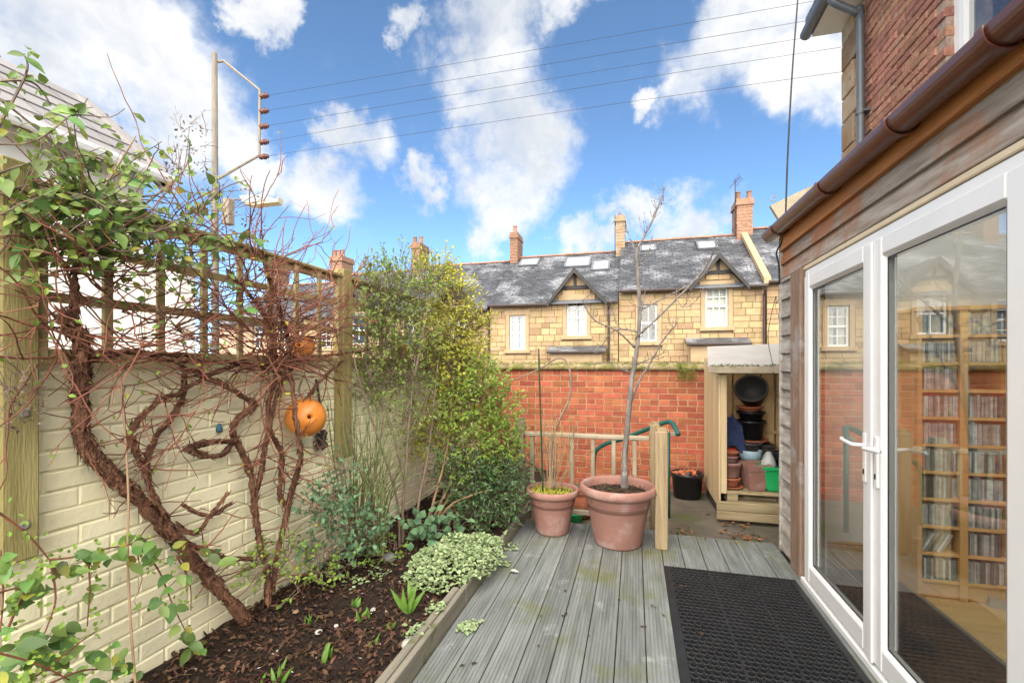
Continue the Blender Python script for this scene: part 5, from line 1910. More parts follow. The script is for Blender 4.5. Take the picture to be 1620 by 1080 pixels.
F1 = onX(484, 660, WX + .13)
fishing_float('large orange fishing float hanging on the cream wall', F1, .118, (.75, -.6, .12))
F2 = onX(454, 548, WX + .02)
fishing_float('orange fishing float tangled in twigs at the trellis foot', F2 + Vector((.06, .06, 0)), .075, (.4, -.9, .1))
F3 = onX(632, 556, WX + .12)
fishing_float('orange fishing float half hidden in the tall shrub', F3, .085, (.8, -.3, -.4))
# frayed rope end below the large float
rp_ = MB()
c = onX(508, 692, WX + .05)
for k in range(60):
    a = U(0, 6.28)
    z0 = U(-.05, .05)
    p = c + Vector((.022 * math.cos(a), .022 * math.sin(a), z0))
    rp_.tube([p, p + Vector((U(-.015, .015), U(-.02, .02), -.02)), p + Vector((U(-.02, .02), U(-.025, .025), -.035))], [.007, .008, .004], 5)
rp_.tube(spline([c + Vector((0, 0, .04)), c + Vector((-.01, -.01, .12)), c + Vector((-.01, .0, .22)), onX(500, 600, WX + .03)], 4), .009, 6)
rp_.build('rope_tassel', mat('dark_rope', (.07, .06, .055), (.04, .035, .03), 40, .95, .6, 90), label='dark frayed rope end hanging beside the large float', cat='rope')
cp = onX(347, 677, WX + .012)
MB().lathe([(.006, -.022), (.014, -.018), (.016, 0), (.011, .012), (.006, .024)], cp, 10).build('blue_clip', mat('blue_clip', (.05, .14, .20), None, 20, .6, .3, 60), smooth=True, label='small blue peg fixed to the cream wall among the vine stems', cat='peg')

# ================================================================== PLANTS
def wander(p, d, length, r0, r1, mb, step=.045, curl=.35, bias=(0, 0, 0), xlim=None, n=5, branch=0.0, depth=0, collect=None):
    pts, p, d = [Vector(p)], Vector(p), Vector(d).normalized()
    k = max(2, int(length / step))
    bias = Vector(bias)
    for i in range(k):
        d = (d + rnd_unit() * curl + bias * .15).normalized()
        p = p + d * step
        if xlim:
            if p.x < xlim[0]:
                p.x = xlim[0]
                d.x = abs(d.x) * .3
            if p.x > xlim[1]:
                p.x = xlim[1]
                d.x = -abs(d.x) * .3
        pts.append(p.copy())
        if branch and depth < 2 and rng.random() < branch:
            wander(p, d + rnd_unit() * .9, length * U(.25, .55), r0 * .6, r1 * .8, mb, step, curl, bias, xlim, max(3, n - 1), branch * .6, depth + 1, collect)
    mb.tube(pts, lerp_list(r0, r1, len(pts)), n, cap=False)
    if collect is not None:
        collect.append(pts)
    return pts


def wallpath(pts, off=.06, k=7):
    """pixels traced on the wall, at a small distance in front of it"""
    out = []
    for i, q in enumerate(pts):
        o = q[2] if len(q) > 2 else off
        out.append(onX(q[0], q[1], WX + o))
    return spline(out, k)


def shaggy(mb, path, rad, n):
    """loose strips of bark standing off a stem"""
    for _ in range(n):
        i = rng.randrange(1, len(path) - 1)
        d = (path[i + 1] - path[i - 1]).normalized() * rng.choice((-1, 1))
        o = rnd_unit()
        o = (o - d * o.dot(d)).normalized()
        p = path[i] + o * rad[i] * .93
        l = U(.015, .065)
        w = U(.002, .008)
        s = d.cross(o) * w
        e = p + d * l + o * U(.0, .013)
        m_ = p + d * l * .5 + o * U(.001, .006)
        mb.add([p - s, p + s, m_ + s, m_ - s, e], [(0, 1, 2, 3), (3, 2, 4)])


def stemset(parent, stems, flakes, name='stem'):
    out = []
    for (pts, r0, r1) in stems:
        p = jitter(wallpath(pts), .004)
        rad = [.85 * (r0 + (r1 - r0) * i / len(p)) * U(.86, 1.16) for i in range(len(p))]
        MB().tube(p, rad, 10, rough=.10).build(name, bark, parent, smooth=True)
        shaggy(flakes, p, rad, int(len(p) * max(r0, .008) * 900))
        out.append(p)
    return out


# --- old shaggy vine: the thick leaning trunk at the left
v1 = thing('climbing_vine', 'old vine with thick shaggy trunk leaning left up the cream wall', 'vine', onX(385, 975, WX + .08))
fl = MB()
main = [(392, 985, .10), (340, 925, .07), (290, 868, .06), (245, 815, .06), (200, 772, .06), (160, 737, .06), (136, 700, .06), (126, 650, .06), (129, 600, .06), (131, 570, .09), (126, 535, .12), (100, 500, .13)]
p = jitter(wallpath(main), .006)
rad = [(.027 - .006 * i / len(p)) * U(.82, 1.2) for i in range(len(p))]
MB().tube(p, rad, 14, rough=.2).build('trunk', bark, v1, smooth=True)
shaggy(fl, p, rad, 1900)
S1 = [([(262, 828, .07), (257, 809, .09), (233, 759, .09), (233, 728, .08), (249, 689, .07), (272, 658, .07), (288, 630, .07), (292, 590, .10)], .011, .006),
      ([(236, 760, .09), (212, 708, .09), (206, 689, .09), (222, 662, .09), (249, 634, .09), (288, 619, .09), (327, 595, .1), (380, 575, .12)], .009, .005),
      ([(300, 862, .08), (327, 870, .09), (367, 883, .1), (405, 884, .1)], .010, .007),
      ([(131, 572, .09), (160, 560, .12), (230, 558, .12), (300, 562, .11)], .012, .006),
      ([(128, 560, .1), (118, 470, .12), (130, 400, .12), (180, 370, .12)], .012, .005),
      ([(290, 800, .06), (330, 815, .08), (360, 800, .09)], .004, .002), ([(280, 830, .06), (310, 840, .09), (345, 800, .10), (358, 780, .11)], .004, .002)]
paths1 = stemset(v1, S1, fl)
fl.build('bark_strips', bark, v1, kind='stuff')

# --- second vine: several twisting stems beside the float
v2 = thing('climbing_vine', 'many-stemmed twisting vine rising past the large orange float', 'vine', onX(420, 935, WX + .1))
fl = MB()
S2 = [([(424, 950, .12), (423, 907, .11), (410, 853, .09), (403, 803, .08), (397, 753, .08), (389, 728, .07), (371, 689, .07), (374, 665, .07), (400, 642, .08), (389, 630, .09), (334, 600, .1), (295, 584, .1)], .017, .009),
      ([(432, 935, .12), (437, 887, .11), (447, 840, .10), (453, 803, .09), (443, 783, .09), (445, 740, .09), (444, 713, .09), (428, 682, .09), (424, 647, .09), (432, 612, .10), (436, 581, .11), (430, 520, .12), (405, 478, .12), (360, 430, .12)], .014, .006),
      ([(455, 805, .09), (462, 775, .11), (470, 747, .17), (475, 713, .24), (469, 670, .27), (463, 612, .2), (452, 581, .14), (455, 540, .13), (440, 480, .13), (410, 400, .13)], .015, .006),
      ([(403, 800, .08), (412, 750, .10), (420, 700, .1), (432, 650, .1), (447, 600, .11), (470, 575, .12)], .012, .006),
      ([(373, 693, .07), (350, 719, .09), (311, 716, .08), (303, 708, .09), (330, 700, .11), (370, 697, .1)], .011, .010),
      ([(436, 584, .12), (480, 565, .13), (540, 560, .14), (600, 548, .15)], .009, .003),
      ([(445, 590, .12), (400, 575, .13), (330, 572, .13), (250, 568, .13)], .010, .004),
      ([(477, 640, .15), (500, 612, .12), (520, 590, .13), (545, 570, .13)], .007, .003)]
paths2 = stemset(v2, S2, fl)
fl.build('bark_strips', bark, v2, kind='stuff')


def twig_cloud(parent, seeds, n, mat_, ln, r, bias, curl, xlim, branch, leaf_mb=None, leafn=0, lsz=(.02, .04), name='twigs'):
    mb = MB()
    coll = []
    for _ in range(n):
        p = Vector(rng.choice(seeds))
        d = Vector((U(-.1, .5), U(-1, 1), U(-.35, .5)))
        wander(p, d, U(*ln), r * U(.7, 1.3), r * .45, mb, .04, curl, bias, xlim, 5, branch, 0, coll)
    mb.build(name, mat_, parent, kind='stuff')
    if leaf_mb is not None:
        for _ in range(leafn):
            pts = rng.choice(coll)
            q = rng.choice(pts)
            leaf_mb.leaf(q, rnd_unit() + Vector((.3, 0, .1)), Vector((1, -.3, .6)), U(*lsz), U(lsz[0] * .6, lsz[1] * .6))
    return coll


XL = (WX + .045, WX + .30)
seed2 = [onX(a, b, WX + .10) for (a, b) in [(U(400, 480), U(470, 590)) for _ in range(40)] + [(U(300, 480), U(560, 590)) for _ in range(20)] + [(U(330, 440), U(400, 480)) for _ in range(14)]]
lm = MB()
twig_cloud(v2, seed2, 105, twigm, (.35, .95), .0045, (0, .15, .15), .17, XL, .11, lm, 55, (.018, .034))
seed2b = [q for pth in paths2[:4] for q in pth[4::3]]
twig_cloud(v2, seed2b, 85, twigm, (.10, .42), .0036, (.1, 0, .25), .22, XL, .08, lm, 30, (.015, .03), 'twigs')
lm.build('young_leaves', leaf_yel, v2, kind='stuff')
seed1 = [onX(a, b, WX + .11) for (a, b) in [(U(60, 330), U(470, 575)) for _ in range(60)] + [(U(40, 330), U(380, 470)) for _ in range(24)]]
lm = MB()
twig_cloud(v1, seed1, 88, twigm, (.25, .75), .0036, (0, .1, .1), .2, XL, .12, lm, 90, (.016, .032))
seed1b = [q for pth in paths1[:3] for q in pth[3::3]] + p[8:50:3]
twig_cloud(v1, seed1b, 70, twigm, (.08, .34), .0032, (.1, .1, .2), .24, XL, .08, lm, 30, (.015, .03), 'twigs')
lm.build('young_leaves', leaf_brt, v1, kind='stuff')

# --- leafy climber over the near trellis
def leaf_meshes(m, sizes, k=3, fold=.3, nm='leaf_blade'):
    out = []
    for (l, w) in sizes:
        for _ in range(k):
            mb = MB()
            n = 5
            vs = []
            cu = U(.08, .3)
            fo = fold * U(.5, 1.4)
            tw = U(-.3, .3)
            for i in range(n + 1):
                t = i / n
                ww = w / 2 * math.sin(math.pi * min(1, .06 + t * .94) ** .8) if i < n else 0
                zz = -l * cu * t * t
                for s in (-1, 0, 1):
                    vs.append((l * t, s * ww, zz + abs(s) * ww * fo + s * ww * tw * t))
            mb.add(vs, [(i * 3 + a, i * 3 + a + 1, i * 3 + a + 4, i * 3 + a + 3) for i in range(n) for a in (0, 1)])
            me = mb.mesh(nm, True)
            me.materials.append(m)
            out.append(me)
    return out


def put_leaf(me, p, d, up, parent, s=1.0):
    d = Vector(d).normalized()
    y_ = Vector(up).cross(d)
    if y_.length < .05:
        y_ = Vector((0, 1, .2)).cross(d)
    y_.normalize()
    z_ = d.cross(y_)
    M = Matrix((d, y_, z_)).transposed().to_euler()
    return link('leaf', me, p, parent, M, (s, s, s))


big_leaves = leaf_meshes(leaf_obj, [(.066, .040), (.054, .034), (.042, .030)], 4)
yel_leaves = leaf_meshes(mat('yellowing_leaf', (.34, .31, .05), (.22, .24, .04), 14, .45, .15, 60, rand=.4, hue=.03, trans=.3), [(.045, .028), (.035, .022)], 3)
hc = thing('leafy_climber', 'dense green leafy climber tumbling over the near trellis', 'climber', (WX + .1, .9, 1.5))
tm = MB()
coll = []
for _ in range(78):
    a = U(-30, 290) if rng.random() < .7 else U(-30, 150)
    top = 205 + max(0, a) * .60 if a < 210 else 330 + (a - 210) * .35
    b = U(top + 15, 440)
    p_ = onX(a, b, WX + U(.02, .16))
    wander(p_, Vector((U(.0, .5), U(-.4, 1), U(-.2, .55))), U(.18, .55), .0034, .0014, tm, .035, .3, (0, .2, .05), (WX - .06, WX + .34), 5, .10, 0, coll)
for (pts) in ([(-20, 190), (60, 215), (150, 300), (250, 340), (330, 360)], [(-20, 300), (80, 330), (180, 345), (300, 372)], [(-20, 230), (40, 120), (38, 85)], [(150, 320), (200, 240), (215, 215)], [(220, 330), (290, 270), (300, 225)],
              [(-20, 130), (50, 130), (80, 165)], [(300, 350), (350, 300), (390, 285)], [(-10, 150), (100, 240), (170, 330)]):
    q = spline([onX(a, b, WX + .10 + U(-.03, .06)) for a, b in pts], 6)
    tm.tube(q, lerp_list(.005, .002, len(q)), 5)
    coll.append(q)
    coll.append(q)
tm.build('twigs', twiggrey, hc, kind='stuff')
for i in range(300):
    pts = rng.choice(coll)
    q = rng.choice(pts)
    me = rng.choice(yel_leaves if rng.random() < .16 else big_leaves)
    put_leaf(me, q, rnd_unit() + Vector((.35, .1, -.1)), Vector((.8, -.5, .7)) + rnd_unit() * .6, hc, U(.6, 1.1))
lm = MB()
for i in range(1000):
    pts = rng.choice(coll)
    q = rng.choice(pts) + rnd_unit() * .03
    lm.leaf(q, rnd_unit() + Vector((.2, 0, -.1)), Vector((.8, -.5, .7)) + rnd_unit() * .5, U(.022, .048), U(.015, .03))
lm.build('small_leaves', leaf_mid, hc, kind='stuff')
# seed-head wisps against the sky
wm = MB()
for (a, b) in [(U(255, 330), U(195, 330)) for _ in range(30)] + [(U(290, 420), U(300, 390)) for _ in range(26)]:
    p_ = onX(a, b, WX + .08)
    wander(p_, Vector((U(-.2, .3), U(-.3, .8), U(.0, 1))), U(.04, .12), .0016, .001, wm, .02, .4, (0, 0, .2), None, 4, .3)
    for _ in range(4):
        wm.leaf(p_ + rnd_unit() * .03, rnd_unit(), rnd_unit(), U(.01, .02), U(.006, .012))
for (pts) in ([(260, 345), (290, 270), (300, 200)], [(300, 360), (330, 310), (400, 300)], [(330, 380), (370, 330), (420, 300)], [(420, 395), (470, 400), (490, 375)], [(430, 410), (455, 385), (465, 370)]):
    q = spline([onX(a, b, WX + .08) for a, b in pts], 6)
    wm.tube(q, lerp_list(.003, .0012, len(q)), 5)
wm.build('seed_wisps', twiggrey, hc, kind='stuff')

# --- honeysuckle sprays at the lower left
hn = thing('honeysuckle', 'honeysuckle sprays with large leaves before the lower left wall', 'climber', (WX + .25, 1.1, .1))
coll = []
HS = [[(-10, 805, .15), (40, 842, .15), (78, 885, .17), (95, 915, .18)], [(78, 885, .17), (120, 880, .2), (165, 868, .2), (210, 860, .18), (240, 850, .15)], [(80, 888, .17), (88, 945, .2), (75, 990, .22), (55, 1035, .25)],
      [(10, 1000, .2), (40, 930, .2), (60, 895, .19)], [(215, 862, .17), (250, 900, .14), (275, 960, .12), (300, 1010, .12)], [(280, 880, .14), (300, 920, .13), (302, 965, .14)], [(140, 890, .2), (142, 930, .2), (138, 990, .19)],
      [(20, 1090, .3), (70, 1060, .28), (120, 1020, .25), (150, 1000, .22)], [(-10, 1030, .3), (60, 1050, .3), (110, 1075, .3)], [(60, 1090, .32), (130, 1060, .3), (190, 1060, .26)], [(0, 870, .2), (5, 940, .22), (0, 1000, .25)], [(-10, 940, .22), (30, 930, .22), (50, 945, .22)]]
for q in HS:
    pth = wallpath(q, k=6)
    MB().tube(pth, lerp_list(.004, .0018, len(pth)), 6).build('shoot', twigm, hn, smooth=True)
    coll.append(pth)
for (a, b, n_, sp_) in ((105, 890, 6, 22), (190, 875, 9, 26), (225, 865, 6, 18), (140, 870, 5, 22), (30, 930, 6, 20), (20, 965, 5, 20), (65, 1000, 4, 18), (60, 1040, 10, 36), (130, 1065, 12, 40), (20, 1060, 8, 36), (205, 1050, 5, 24),
                      (260, 880, 6, 24), (290, 900, 5, 22), (270, 950, 5, 22), (300, 1000, 4, 18), (230, 955, 3, 16), (60, 940, 4, 20), (100, 1000, 4, 22), (170, 1040, 7, 34), (20, 1020, 8, 28), (5, 890, 4, 14), (145, 935, 2, 8), (330, 880, 4, 20), (310, 1020, 5, 14)):
    for _ in range(n_):
        p_ = onX(a + U(-sp_, sp_), b + U(-sp_ * .7, sp_ * .7), WX + U(.13, .26))
        me = rng.choice(yel_leaves if rng.random() < .18 else big_leaves)
        put_leaf(me, p_, Vector((U(.1, 1), U(-1, 1), U(-.9, .35))), Vector((.7, -.5, .8)) + rnd_unit() * .4, hn, U(.75, 1.3))
lm = MB()
for _ in range(260):
    q = rng.choice(rng.choice(coll)) + rnd_unit() * .035
    lm.leaf(q, rnd_unit(), Vector((.8, -.5, .7)), U(.012, .028), U(.008, .016))
lm.build('small_leaves', leaf_brt, hn, kind='stuff')
q = wallpath([(215, 1085, .25), (207, 990, .2), (202, 880, .16), (203, 780, .14), (196, 660, .12), (188, 560, .12)], k=6)
MB().tube(q, .0042, 6).build('dry_stem', mat('pale_dry_stem', (.42, .29, .18), (.34, .22, .13), 20, .8, .1, 60), hn, smooth=True)
dm = MB()
for k in range(24):      # dark dried heads at the far left
    p_ = onX(U(0, 70), U(590, 690), WX + U(.12, .2))
    for _ in range(5):
        dm.leaf(p_ + rnd_unit() * .008, rnd_unit(), rnd_unit(), U(.008, .016), U(.006, .012))
    dm.tube([p_, p_ + Vector((U(-.03, .03), U(-.06, .0), U(.02, .08))), p_ + Vector((U(-.03, .03), U(-.12, .0), U(.08, .16)))], .0013, 4)
dm.build('dried_heads', twiggrey, hn, kind='stuff')


# --- shrubs
def shrub(name, label, base, stems, blobs, leafm, nleaf, lsz, stem_m, stem_r=.010, twig_n=60, cat='shrub', dirbias=(0, -.2, .4), up=(.3, -.6, 1), leaf_name='foliage', jit=.35, wid=.5, sprig=6):
    """stems: pixel traces with depth; blobs: (px, py, depth, radius, weight); leaves sit on sprigs, so gaps stay"""
    s = thing(name, label, cat, base)
    for pts in stems:
        q = spline([pz(a, b, c) for a, b, c in pts], 6)
        MB().tube(jitter(q, .004), [stem_r * (1 - .65 * i / len(q)) * U(.88, 1.12) for i in range(len(q))], 7, rough=.07).build('stem', stem_m, s, smooth=True)
    tw, lm = MB(), MB()
    tot = sum(b[4] for b in blobs)
    per = nleaf / tot
    for (a, b, c, r, w) in blobs:
        ctr = pz(a, b, c)
        for _ in range(max(1, int(per * w / sprig))):
            o = rnd_unit() * r * U(.1, 1.0) ** .6
            o.z *= 1.05
            p0 = ctr + o
            d = (o.normalized() * .8 + rnd_unit() * jit + Vector(dirbias)).normalized()
            l = lsz[1] * sprig * .55
            p1 = p0 + d * l
            if p0.x < WX + .03 and p0.z < 1.5:
                continue
            tw.tube([p0 - d * l * .5, p0, p1], [.0022, .0018, .001], 4, cap=False)
            for k in range(sprig):
                q = p0.lerp(p1, (k + .5) / sprig)
                lm.leaf(q, d * .5 + rnd_unit() * .9 + Vector((0, 0, .1)), Vector(up) + rnd_unit() * .5, U(*lsz), U(*lsz) * wid, .3, U(0, .3))
    for _ in range(twig_n):
        (a, b, c, r, w) = rng.choice(blobs)
        p0 = pz(a, b, c) + rnd_unit() * r * .5 - Vector((0, 0, r * .4))
        wander(p0, rnd_unit() + Vector((0, 0, 1)), U(.15, .4), .0035, .0012, tw, .04, .25, (0, 0, .2), (WX + .04, 5), 4, .12)
    tw.build('twigs', stem_m, s, kind='stuff')
    lm.build(leaf_name, leafm, s, kind='stuff')
    return s


shrub('tall_shrub', 'tall airy shrub with small green leaves against the trellis', onZ(640, 862, SOIL + .03),
      [[(637, 866, 3.5), (638, 800, 3.52), (645, 700, 3.55), (652, 620, 3.6), (655, 560, 3.65), (640, 480, 3.7), (625, 430, 3.7)], [(652, 870, 3.6), (665, 780, 3.7), (680, 700, 3.8), (690, 600, 3.9), (700, 520, 4.0)],
       [(640, 760, 3.55), (620, 680, 3.5), (590, 610, 3.45), (575, 560, 3.4)], [(655, 600, 3.6), (670, 520, 3.7), (680, 470, 3.8)]],
      [(635, 450, 3.7, .24, 2.8), (600, 470, 3.55, .22, 2.4), (672, 450, 3.85, .18, 1.3), (640, 520, 3.7, .27, 3.2), (595, 540, 3.5, .22, 2.2), (665, 570, 3.9, .2, 1.4), (630, 590, 3.65, .24, 2.0), (590, 610, 3.5, .18, 1), (660, 660, 3.7, .22, 1.2)],
      leaf_mid, 4700, (.018, .046), twiggrey, .013, 70, wid=.5)
sp_top = MB()
for (a, b, c, d) in ((640, 460, 636, 372), (620, 460, 606, 385), (590, 450, 582, 405), (655, 450, 668, 392), (690, 460, 712, 398), (600, 440, 570, 410), (676, 450, 690, 400), (632, 440, 645, 385)):
    q = spline([pz(a, b, 3.6), pz((a + c) / 2 + U(-4, 4), (b + d) / 2, 3.6), pz(c, d, 3.62)], 6)
    sp_top.tube(q, lerp_list(.003, .0012, len(q)), 4)
    for i in range(2, len(q)):
        for _ in range(3):
            sp_top.leaf(q[i] + rnd_unit() * .01, rnd_unit() + Vector((0, 0, .5)), rnd_unit(), U(.012, .024), U(.006, .012))
sp_top.build('top_sprigs', leaf_mid, bpy.data.objects['tall_shrub'], kind='stuff')
shrub('golden_shrub', 'golden yellow-green shrub catching the sun beyond the tall shrub', onZ(700, 835, SOIL + .03),
      [[(692, 840, 3.75), (705, 760, 3.9), (715, 680, 4.2), (720, 600, 4.4), (722, 520, 4.55)], [(700, 840, 3.8), (725, 760, 4.1), (740, 690, 4.4), (750, 630, 4.6)]],
      [(712, 470, 4.2, .22, 2.4), (692, 432, 4.1, .16, 1.2), (722, 530, 4.3, .24, 3), (708, 580, 4.2, .25, 2.8), (748, 510, 4.4, .15, 1.0), (712, 640, 4.2, .24, 2.6), (742, 580, 4.4, .18, 1.4), (690, 690, 4.1, .2, 1.6), (690, 540, 4.1, .22, 2.0)],
      leaf_yel, 6800, (.022, .046), twiggrey, .011, 50, wid=.55)
shrub('bright_shrub', 'fresh bright green shrub in front of the brick wall', onZ(690, 838, SOIL + .03),
      [[(676, 838, 3.66), (700, 790, 3.75), (722, 740, 3.9), (745, 680, 4.1), (765, 620, 4.2)], [(680, 838, 3.66), (715, 780, 3.8), (755, 730, 4.0), (790, 690, 4.1)], [(672, 838, 3.64), (690, 780, 3.7), (705, 720, 3.8), (715, 650, 3.9)],
       [(684, 836, 3.66), (712, 800, 3.66), (750, 782, 3.7), (775, 775, 3.7)]],
      [(765, 610, 4.2, .20, 2.4), (740, 640, 4.1, .22, 2.6), (790, 650, 4.25, .18, 2.0), (770, 690, 4.15, .22, 2.6), (725, 690, 3.95, .20, 1.6), (800, 700, 4.2, .14, 1.3), (745, 735, 4.0, .2, 1.4), (795, 730, 4.15, .14, 1.2)],
      leaf_brt, 4600, (.026, .048), mat('tan_stem', (.30, .19, .11), (.20, .125, .07), 14, .8, .3, 60), .013, 40, wid=.48)
shrub('dark_shrub', 'low dark glossy evergreen shrub at the far corner of the bed', onZ(770, 815, SOIL + .03),
      [[(760, 835, 3.9), (762, 800, 3.92), (750, 760, 3.95)], [(770, 830, 3.95), (785, 790, 4.0), (800, 760, 4.05)]],
      [(765, 760, 4.0, .22, 2.6), (800, 770, 4.05, .17, 2.2), (735, 770, 3.9, .2, 2.0), (780, 800, 3.9, .17, 2), (745, 805, 3.8, .16, 1.4), (808, 745, 4.15, .14, 1.2), (715, 745, 3.9, .18, 1.2)],
      leaf_drk, 4200, (.028, .052), twiggrey, .008, 20, wid=.36)

# --- broom: thin green upright stems by the wall
bm = thing('broom_shrub', 'clump of thin upright green stems in front of the cream wall', 'shrub', onZ(575, 872, SOIL + .03))
mb, lm = MB(), MB()
for k in range(62):
    a0 = U(548, 606)
    z0 = U(3.0, 3.3)
    lean = U(-60, 75)
    top = U(610, 740)
    pts = [pz(a0, 878, z0), pz(a0 + lean * .15, 800, z0 + U(-.02, .02)), pz(a0 + lean * .5, (800 + top) / 2, z0 + U(-.06, .06)), pz(a0 + lean, top, z0 + U(-.1, .1))]
    for q in pts:
        q.x = max(q.x, WX + .05)
    q = spline(pts, 5)
    mb.tube(q, lerp_list(U(.004, .0065), .0015, len(q)), 5, cap=False)
    for i in range(6, len(q), 2):
        if rng.random() < .5:
            wander(q[i], (q[i] - q[i - 1]) + rnd_unit() * .03, U(.06, .2), .0022, .001, mb, .03, .18, (0, 0, .3), (WX + .04, 5), 4)
        if rng.random() < .35:
            lm.leaf(q[i], rnd_unit(), rnd_unit(), U(.012, .024), U(.006, .012))
mb.build('stems', greenstem, bm, kind='stuff')
lm.build('leaves', leaf_brt, bm, kind='stuff')
for pts, r in (([(632, 872, 3.42), (628, 790, 3.4), (600, 700, 3.3), (568, 600, 3.2), (560, 560, 3.2)], .010), ([(600, 880, 3.2), (590, 800, 3.2), (560, 720, 3.1), (545, 660, 3.05)], .008), ([(585, 800, 3.2), (598, 720, 3.25), (608, 650, 3.25)], .009)):
    q = spline([pz(*t) for t in pts], 6)
    MB().tube(q, [r * (1 - .5 * i / len(q)) for i in range(len(q))], 7, rough=.06).build('woody_stem', twiggrey, bm, smooth=True)

# --- small leafy honeysuckle clump in the bed
shrub('bed_honeysuckle', 'loose blue-green leafy plant at the foot of the twisting vine', onZ(520, 900, SOIL + .03),
      [[(520, 905, 2.85), (522, 850, 2.85), (528, 780, 2.85), (535, 730, 2.85)], [(530, 905, 2.85), (545, 850, 2.9), (560, 800, 2.95)]],
      [(530, 790, 2.85, .11, 1.4), (545, 820, 2.9, .12, 1.4), (575, 850, 2.95, .12, 1.6), (505, 800, 2.8, .08, .8), (520, 870, 2.85, .1, .8), (590, 830, 3.0, .10, 1), (500, 880, 2.8, .07, .4), (540, 740, 2.85, .06, .5)],
      leaf_blu, 620, (.028, .05), twiggrey, .004, 14, wid=.55, sprig=4)
shrub('low_sprigs', 'low sprigs of small green leaves at the base of the vines', onZ(430, 935, SOIL + .03), [],
      [(420, 880, 2.5, .08, 1), (450, 870, 2.6, .08, 1), (480, 885, 2.65, .07, .8), (405, 905, 2.4, .07, .6), (510, 905, 2.7, .08, 1), (545, 890, 2.85, .09, 1), (600, 880, 3.1, .08, .8), (470, 930, 2.5, .05, .4), (620, 860, 3.2, .09, .8)], leaf_brt, 460, (.018, .034), twiggrey, .003, 8, wid=.6, sprig=4)

# --- variegated ground cover
gc_ = thing('variegated_ground_cover', 'mound of pale variegated ground cover spilling over the edging', 'ground cover', onZ(730, 900, SOIL))
lm = MB()
for _ in range(3400):
    u, v = U(-1, 1), U(-1, 1)
    if u * u + v * v > 1 + .25 * mnoise.noise(Vector((u * 3, v * 3, 0))):
        continue
    x = -1.20 + .29 * u + .04 * v
    yy = 2.98 + .46 * v
    h_ = .13 * math.sqrt(max(0, 1 - (u * u + v * v) * .9)) * (1 + .5 * mnoise.noise(Vector((x * 7, yy * 7, 2))))
    z = (soil_z(min(x, BX - .05), yy) if x < BX - .02 else .085 - (x - BX) * .5) + h_ * U(.55, 1.0)
    if x > BX and z < .03:
        z = .03
    if BX - .05 < x < BX + .02:
        z = max(z, .118)
    lm.leaf(Vector((x, yy, z)), Vector((U(-1, 1), U(-1, 1), U(-.2, .5))), Vector((0, -.2, 1)) + rnd_unit() * .4, U(.018, .034), U(.016, .028), .2, .15)
for (a, b, n_, r_) in ((690, 960, 60, .05), (655, 990, 40, .06), (745, 960, 50, .05), (808, 845, 40, .06), (760, 830, 60, .08), (735, 965, 40, .04), (600, 905, 30, .07), (565, 925, 24, .06), (795, 870, 40, .05)):
    c = onZ(a, b, SOIL + .05)
    for _ in range(n_):
        p_ = c + Vector((U(-r_, r_), U(-r_, r_), 0))
        p_.z = soil_z(p_.x, p_.y) + U(.01, .05) if p_.x < BX - .04 else max(.12 if p_.x < BX + .01 else .012, .012)
        lm.leaf(p_, Vector((U(-1, 1), U(-1, 1), U(-.1, .4))), Vector((0, -.2, 1)) + rnd_unit() * .3, U(.016, .03), U(.014, .024), .2, .15)
lm.build('foliage', leaf_var, gc_, kind='stuff')
shrub('broad_leaf_plant', 'clump of broad blue-green leaves beside the red ornament', onZ(690, 850, SOIL), [], [(690, 835, 3.55, .09, 1), (672, 840, 3.5, .08, 1), (708, 838, 3.6, .06, .6)], leaf_blu, 90, (.05, .085), twiggrey, .004, 3, wid=.8, sprig=3, cat='plant')

# --- bulb shoots, each clump its own plant
sh_m = None
for i, (a, b, n_, l_, w_, lab) in enumerate(((650, 962, 7, .17, .032, 'clump of broad tulip leaves below the variegated mound'), (578, 975, 3, .07, .03, 'pair of short bulb leaves in the mulch right of centre'),
                                           (516, 1040, 4, .09, .03, 'clump of broad bulb leaves in the mulch near the front'), (445, 1068, 6, .08, .018, 'cluster of upright green shoots at the bottom of the picture'),
                                           (490, 985, 6, .07, .008, 'tuft of grass-like shoots in the mulch before the vines'), (592, 1010, 3, .06, .014, 'thin single bulb shoot left of the tulip clump'), (560, 960, 3, .06, .03, 'short rounded leaves in the mulch behind the thin shoot'),
                                           (618, 985, 3, .06, .02, 'small bulb shoot just left of the tulip leaves'), (415, 1076, 3, .04, .016, 'tiny shoot tips at the very bottom of the bed'))):
    c = onZ(a, b, SOIL + .03)
    c.z = soil_z(c.x, c.y)
    t = thing('bulb_shoots', lab, 'bulb plant', c, 'bulb shoots in the bed')
    for k in range(n_):
        me = leaf_meshes(shootm, [(l_ * U(.7, 1.1), w_)], 1, .6)[0]
        put_leaf(me, c + Vector((U(-.02, .02), U(-.03, .03), -.005)), Vector((U(-.6, .6), U(-.6, .6), 1)), Vector((U(-.5, .5), -.9, .2)), t)

